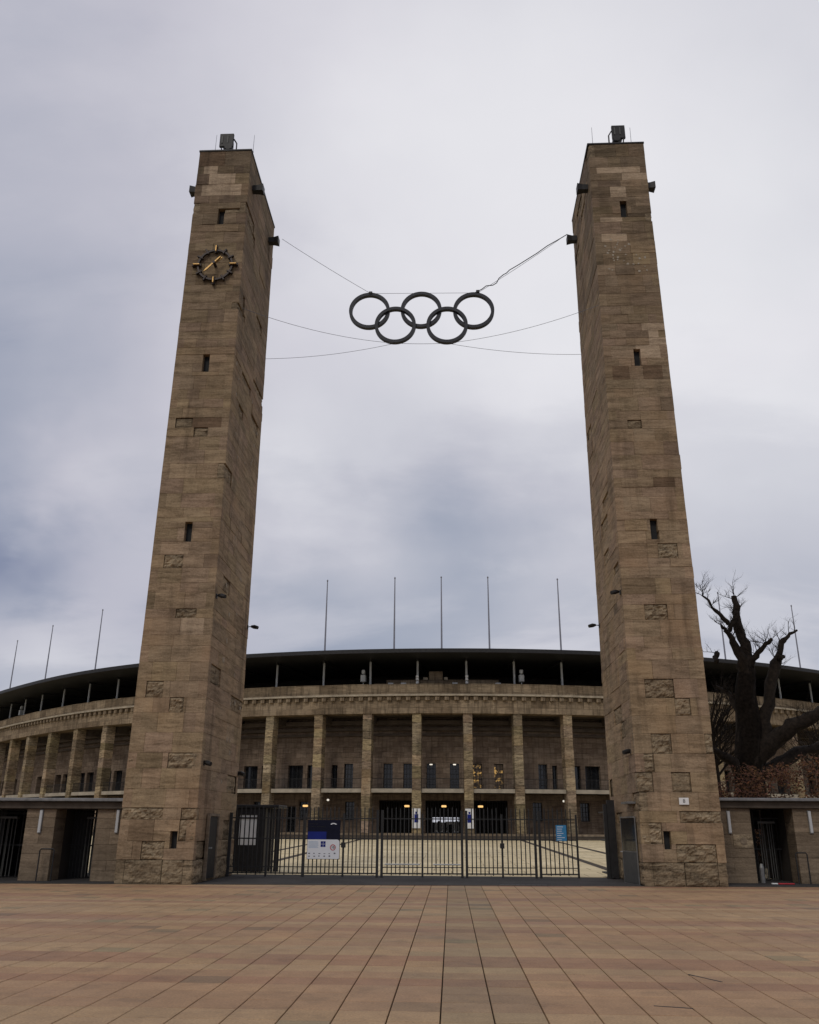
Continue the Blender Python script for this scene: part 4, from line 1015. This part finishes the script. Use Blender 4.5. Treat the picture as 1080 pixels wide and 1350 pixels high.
# tube guard rails by the piers
for (xa, xb, Y, lab) in ((X(50, 1140, ly-.3), X(69, 1140, ly-.3), ly-.3, 'dark tube guard rail in front of the left gatehouse pier'), (X(1051, 1140, ry-.3), X(1066, 1140, ry-.3), ry-.3, 'dark tube guard rail in front of the right gatehouse pier')):
    z = 1.0; b = MB(); b.tube([(xa, Y, 0), (xa, Y, z-.05), (xa+.04, Y, z), (xb-.04, Y, z), (xb, Y, z-.05), (xb, Y, 0)], .024, 8)
    tag(b.build('guard_rail', M_DARK), lab, 'guard rail', 'tube guard rails')
q = X(1030, 1165, ry-.5); b = MB(); b.cbox(q-.12, q+.42, ry-.62, ry-.50, .007, .05, .015); tag(b.build('ground_plank', M_RED), 'low red and white plank on the ground before the right turnstile', 'plank')
b = MB(); b.cbox(q-.34, q-.13, ry-.62, ry-.50, .007, .05, .015); o = b.build('plank_end', M_WHITE, bpy.data.objects['ground_plank']); o.matrix_parent_inverse = Matrix.Identity(4)
b = MB(); q = X(1005, 1150, ry+.3); b.tube([(q, ry+.3, 0), (q, ry+.3, .5), (q, ry+.3, .62)], [.09, .09, .05], 10); tag(b.build('bollard', M_GREY), 'short grey bollard inside the right gatehouse opening', 'bollard')
# circular medallion stone on the right pier
q = atY(980, 1109, ry-.01); b = MB(); b.cbox(q.x-.33, q.x+.33, ry-.03, ry-.012, q.z-.22, q.z+.22, .006); b.tint = (1, 1, 1)
md = tag(b.build('stone_tablet', M_ROUGH), 'small pale stone tablet with a worn round relief on the right pier', 'tablet')
b = MB(); b.tube([(q.x, ry-.028, q.z), (q.x, ry-.05, q.z), (q.x, ry-.058, q.z)], [.12, .12, .08], 14); o = b.build('relief', M_PIER, md); o.matrix_parent_inverse = Matrix.Identity(4)

# ------------------------------------------------------------------ the bare tree and the brown hedge
def limb_path(pts, Y0, dY, r0, r1, wob=.05, sub_=3):
    n = len(pts); out = []
    for i, (x, y) in enumerate(pts):
        out.append(atY(x, y, Y0 + dY*i/(n-1)))
    res = []
    for i in range(n-1):
        for k in range(sub_):
            p = out[i].lerp(out[i+1], k/sub_); res.append(p + Vector((rnd.uniform(-wob, wob), rnd.uniform(-wob, wob), rnd.uniform(-wob, wob)))*(0 if i == 0 and k == 0 else 1))
    res.append(out[-1]); m = len(res)
    return res, [r0 + (r1-r0)*(k/(m-1)) for k in range(m)]
def grow(b, p, d, L, r, depth, rg_, tips=None):
    n = 4; pts = [p]; dd = d.copy()
    for k in range(n):
        dd = (dd + Vector((rg_.uniform(-.3, .3), rg_.uniform(-.3, .3), rg_.uniform(-.16, .24)))).normalized(); pts.append(pts[-1] + dd*L/n)
    b.tube(pts, [r*(1-.6*k/n) for k in range(n+1)], 4 if r < .03 else 6, False)
    if tips is not None: tips.append(pts[-1])
    if depth > 0:
        for k in range(1, n+1):
            for _ in range(rg_.choice((1, 1, 2))):
                nd = (dd + Vector((rg_.uniform(-1, 1), rg_.uniform(-1, 1), rg_.uniform(-.3, .8)))).normalized(); grow(b, pts[k], nd, L*rg_.uniform(.4, .7), r*(1-.6*k/n)*.62, depth-1, rg_, tips)
YT = 44.0; base = atY(985, 1062, YT); base.z = 0
tree = thing('pollarded_tree', 'big bare pollarded tree with black limbs behind the right gatehouse', 'tree', base)
b = MB(); p, r = limb_path([(990, 1052), (988, 1000), (985, 940), (984, 895), (985, 880)], YT, .2, .74, .36, .05)
p = [Vector((p[0].x, YT, -.2)), Vector((p[0].x, YT, .4))] + p; r = [1.0, .86] + r; b.tube(p, r, 22)
for i_, v_ in enumerate(b.v):
    v_ = Vector(v_); c_ = p[min(i_//22, len(p)-1)]; e_ = v_-c_; q_ = noise.noise(Vector((math.atan2(e_.y, e_.x)*1.3, v_.z*.55, 4)))*.30 + noise.noise(v_*2.3)*.22
    b.v[i_] = tuple(c_ + e_*(1+q_)); b.build('trunk', M_BARK, tree, smooth=True)
limbs = [([(987, 900), (978, 868), (967, 845), (958, 831), (951, 824)], -.6, .30, .07), ([(984, 890), (985, 865), (978, 842), (973, 822), (971, 800), (968, 786)], .7, .32, .14),
         ([(960, 833), (966, 822), (971, 806)], .3, .14, .12), ([(961, 823), (952, 812), (940, 803), (934, 792), (927, 786), (926, 778)], .8, .12, .03),
         ([(990, 880), (994, 868), (1003, 857), (1010, 848), (1018, 842)], -.8, .19, .07), ([(1004, 985), (1008, 950), (1014, 915), (1021, 880), (1028, 865), (1030, 848), (1038, 838), (1051, 831)], .9, .36, .06),
         ([(992, 1010), (1012, 985), (1030, 968), (1052, 955), (1076, 942), (1100, 930)], -1.2, .5, .2), ([(1000, 1022), (1030, 1007), (1052, 993), (1082, 984), (1110, 978)], 1.3, .38, .16),
         ([(982, 1030), (966, 1006), (950, 994), (938, 985)], -1.3, .34, .1), ([(984, 960), (972, 930), (960, 915), (945, 905)], 1.2, .24, .06), ([(945, 873), (944, 866), (945, 861)], .4, .14, .12), ([(1028, 868), (1034, 866)], .2, .16, .10)]
tips_all = []
for k, (pp, dy, r0, r1) in enumerate(limbs):
    b = MB(); p, r = limb_path(pp, YT, dy, r0, r1, .045); b.tube(p, r, 9); 
    for i_, v_ in enumerate(b.v):
        v_ = Vector(v_); c_ = p[min(i_//9, len(p)-1)]; q_ = noise.noise(v_*1.9)*.5 + noise.noise(v_*4.7)*.35; b.v[i_] = tuple(c_ + (v_-c_)*(1+q_))
    lb = b.build('limb', M_BARK, tree, smooth=True)
    tw = MB(); rg_ = random.Random(k+5); m = len(p)
    for q in range(10 if k < 10 else 2):
        i = int(m*(.35 + .64*rg_.random())); i = min(i, m-1)
        d = Vector((rg_.uniform(-1, 1), rg_.uniform(-.7, .7), rg_.uniform(.1, 1.2))).normalized()
        grow(tw, p[i], d, rg_.uniform(.35, .95), .022, 2, rg_, tips_all)
    sub('twigs', tw, M_BARK, lb, kind='stuff')
# twiggy trees further back
for (px, Y, lab, h, sd_) in ((945, 50, 'smaller bare tree behind the right tower, its fine twigs above the roof line', 10.3, 3), (1085, 52, 'bare tree at the right edge of the photo', 8.6, 8)):
    q = atY(px, 1050, Y); q.z = 0; t = thing('bare_tree', lab, 'tree', q); rg_ = random.Random(sd_); b = MB(); b.tube([q, q+Vector((.1, 0, h*.4)), q+Vector((.15, .1, h*.7))], [.28, .2, .12], 10); b.build('trunk', M_BARK, t, smooth=True)
    b = MB()
    for k in range(17):
        zz_ = h*rg_.uniform(.4, .7); d = Vector((rg_.uniform(-.8, .8), rg_.uniform(-.8, .8), rg_.uniform(.5, 1.2))).normalized(); grow(b, q+Vector((.12, 0, zz_)), d, h*.26, .07, 2, rg_)
    b.build('branches', M_BARK, t)
# hedge of withered leaves
hx0, hx1 = 9.4, 26.0
hd = thing('beech_hedge', 'scruffy hedge of withered brown leaves behind the right gatehouse', 'hedge', (14, 39.5, 0))
b = MB(); lf = MB()
for k in range(110):
    x = rnd.uniform(hx0, hx1); y = rnd.uniform(38.3, 41.5); d = Vector((rnd.uniform(-.4, .4), rnd.uniform(-.4, .4), 1)).normalized()
    b.tube([(x, y, 0), Vector((x, y, 0))+d*1.6, Vector((x, y, 0))+d*1.6+Vector((rnd.uniform(-.5, .5), rnd.uniform(-.4, .4), 1.3+rnd.uniform(0, .8)))], [.035, .02, .008], 4, False)
b.build('stems', M_BARK, hd, kind='stuff')
for k in range(44000):
    x = rnd.uniform(hx0, hx1); y = rnd.uniform(38.0, 42); hmax = 3.5 + 1.3*max(0, min(1, (x-12.2)/3)) + .9*noise.noise(Vector((x*.5, y*.5, 3))) + .7*noise.noise(Vector((x*1.7, y, 8)))
    z = hmax*(rnd.random()**.5); c = Vector((x, y, z))
    if noise.noise(c*1.1) < -.02 + .16*rnd.random(): continue
    a = Vector((rnd.gauss(0, 1), rnd.gauss(0, 1), rnd.gauss(0, 1))).normalized(); e = a.orthogonal().normalized(); s_ = rnd.uniform(.05, .10)
    t = rnd.uniform(.5, 1.5); lf.tint = (t, t*rnd.uniform(.8, 1.1), t*rnd.uniform(.6, 1.1)); lf.add([c-a*s_, c+e*s_*.5, c+a*s_, c-e*s_*.5], [(0, 1, 2, 3)])
lf.build('leaves', M_LEAF, hd, kind='stuff')
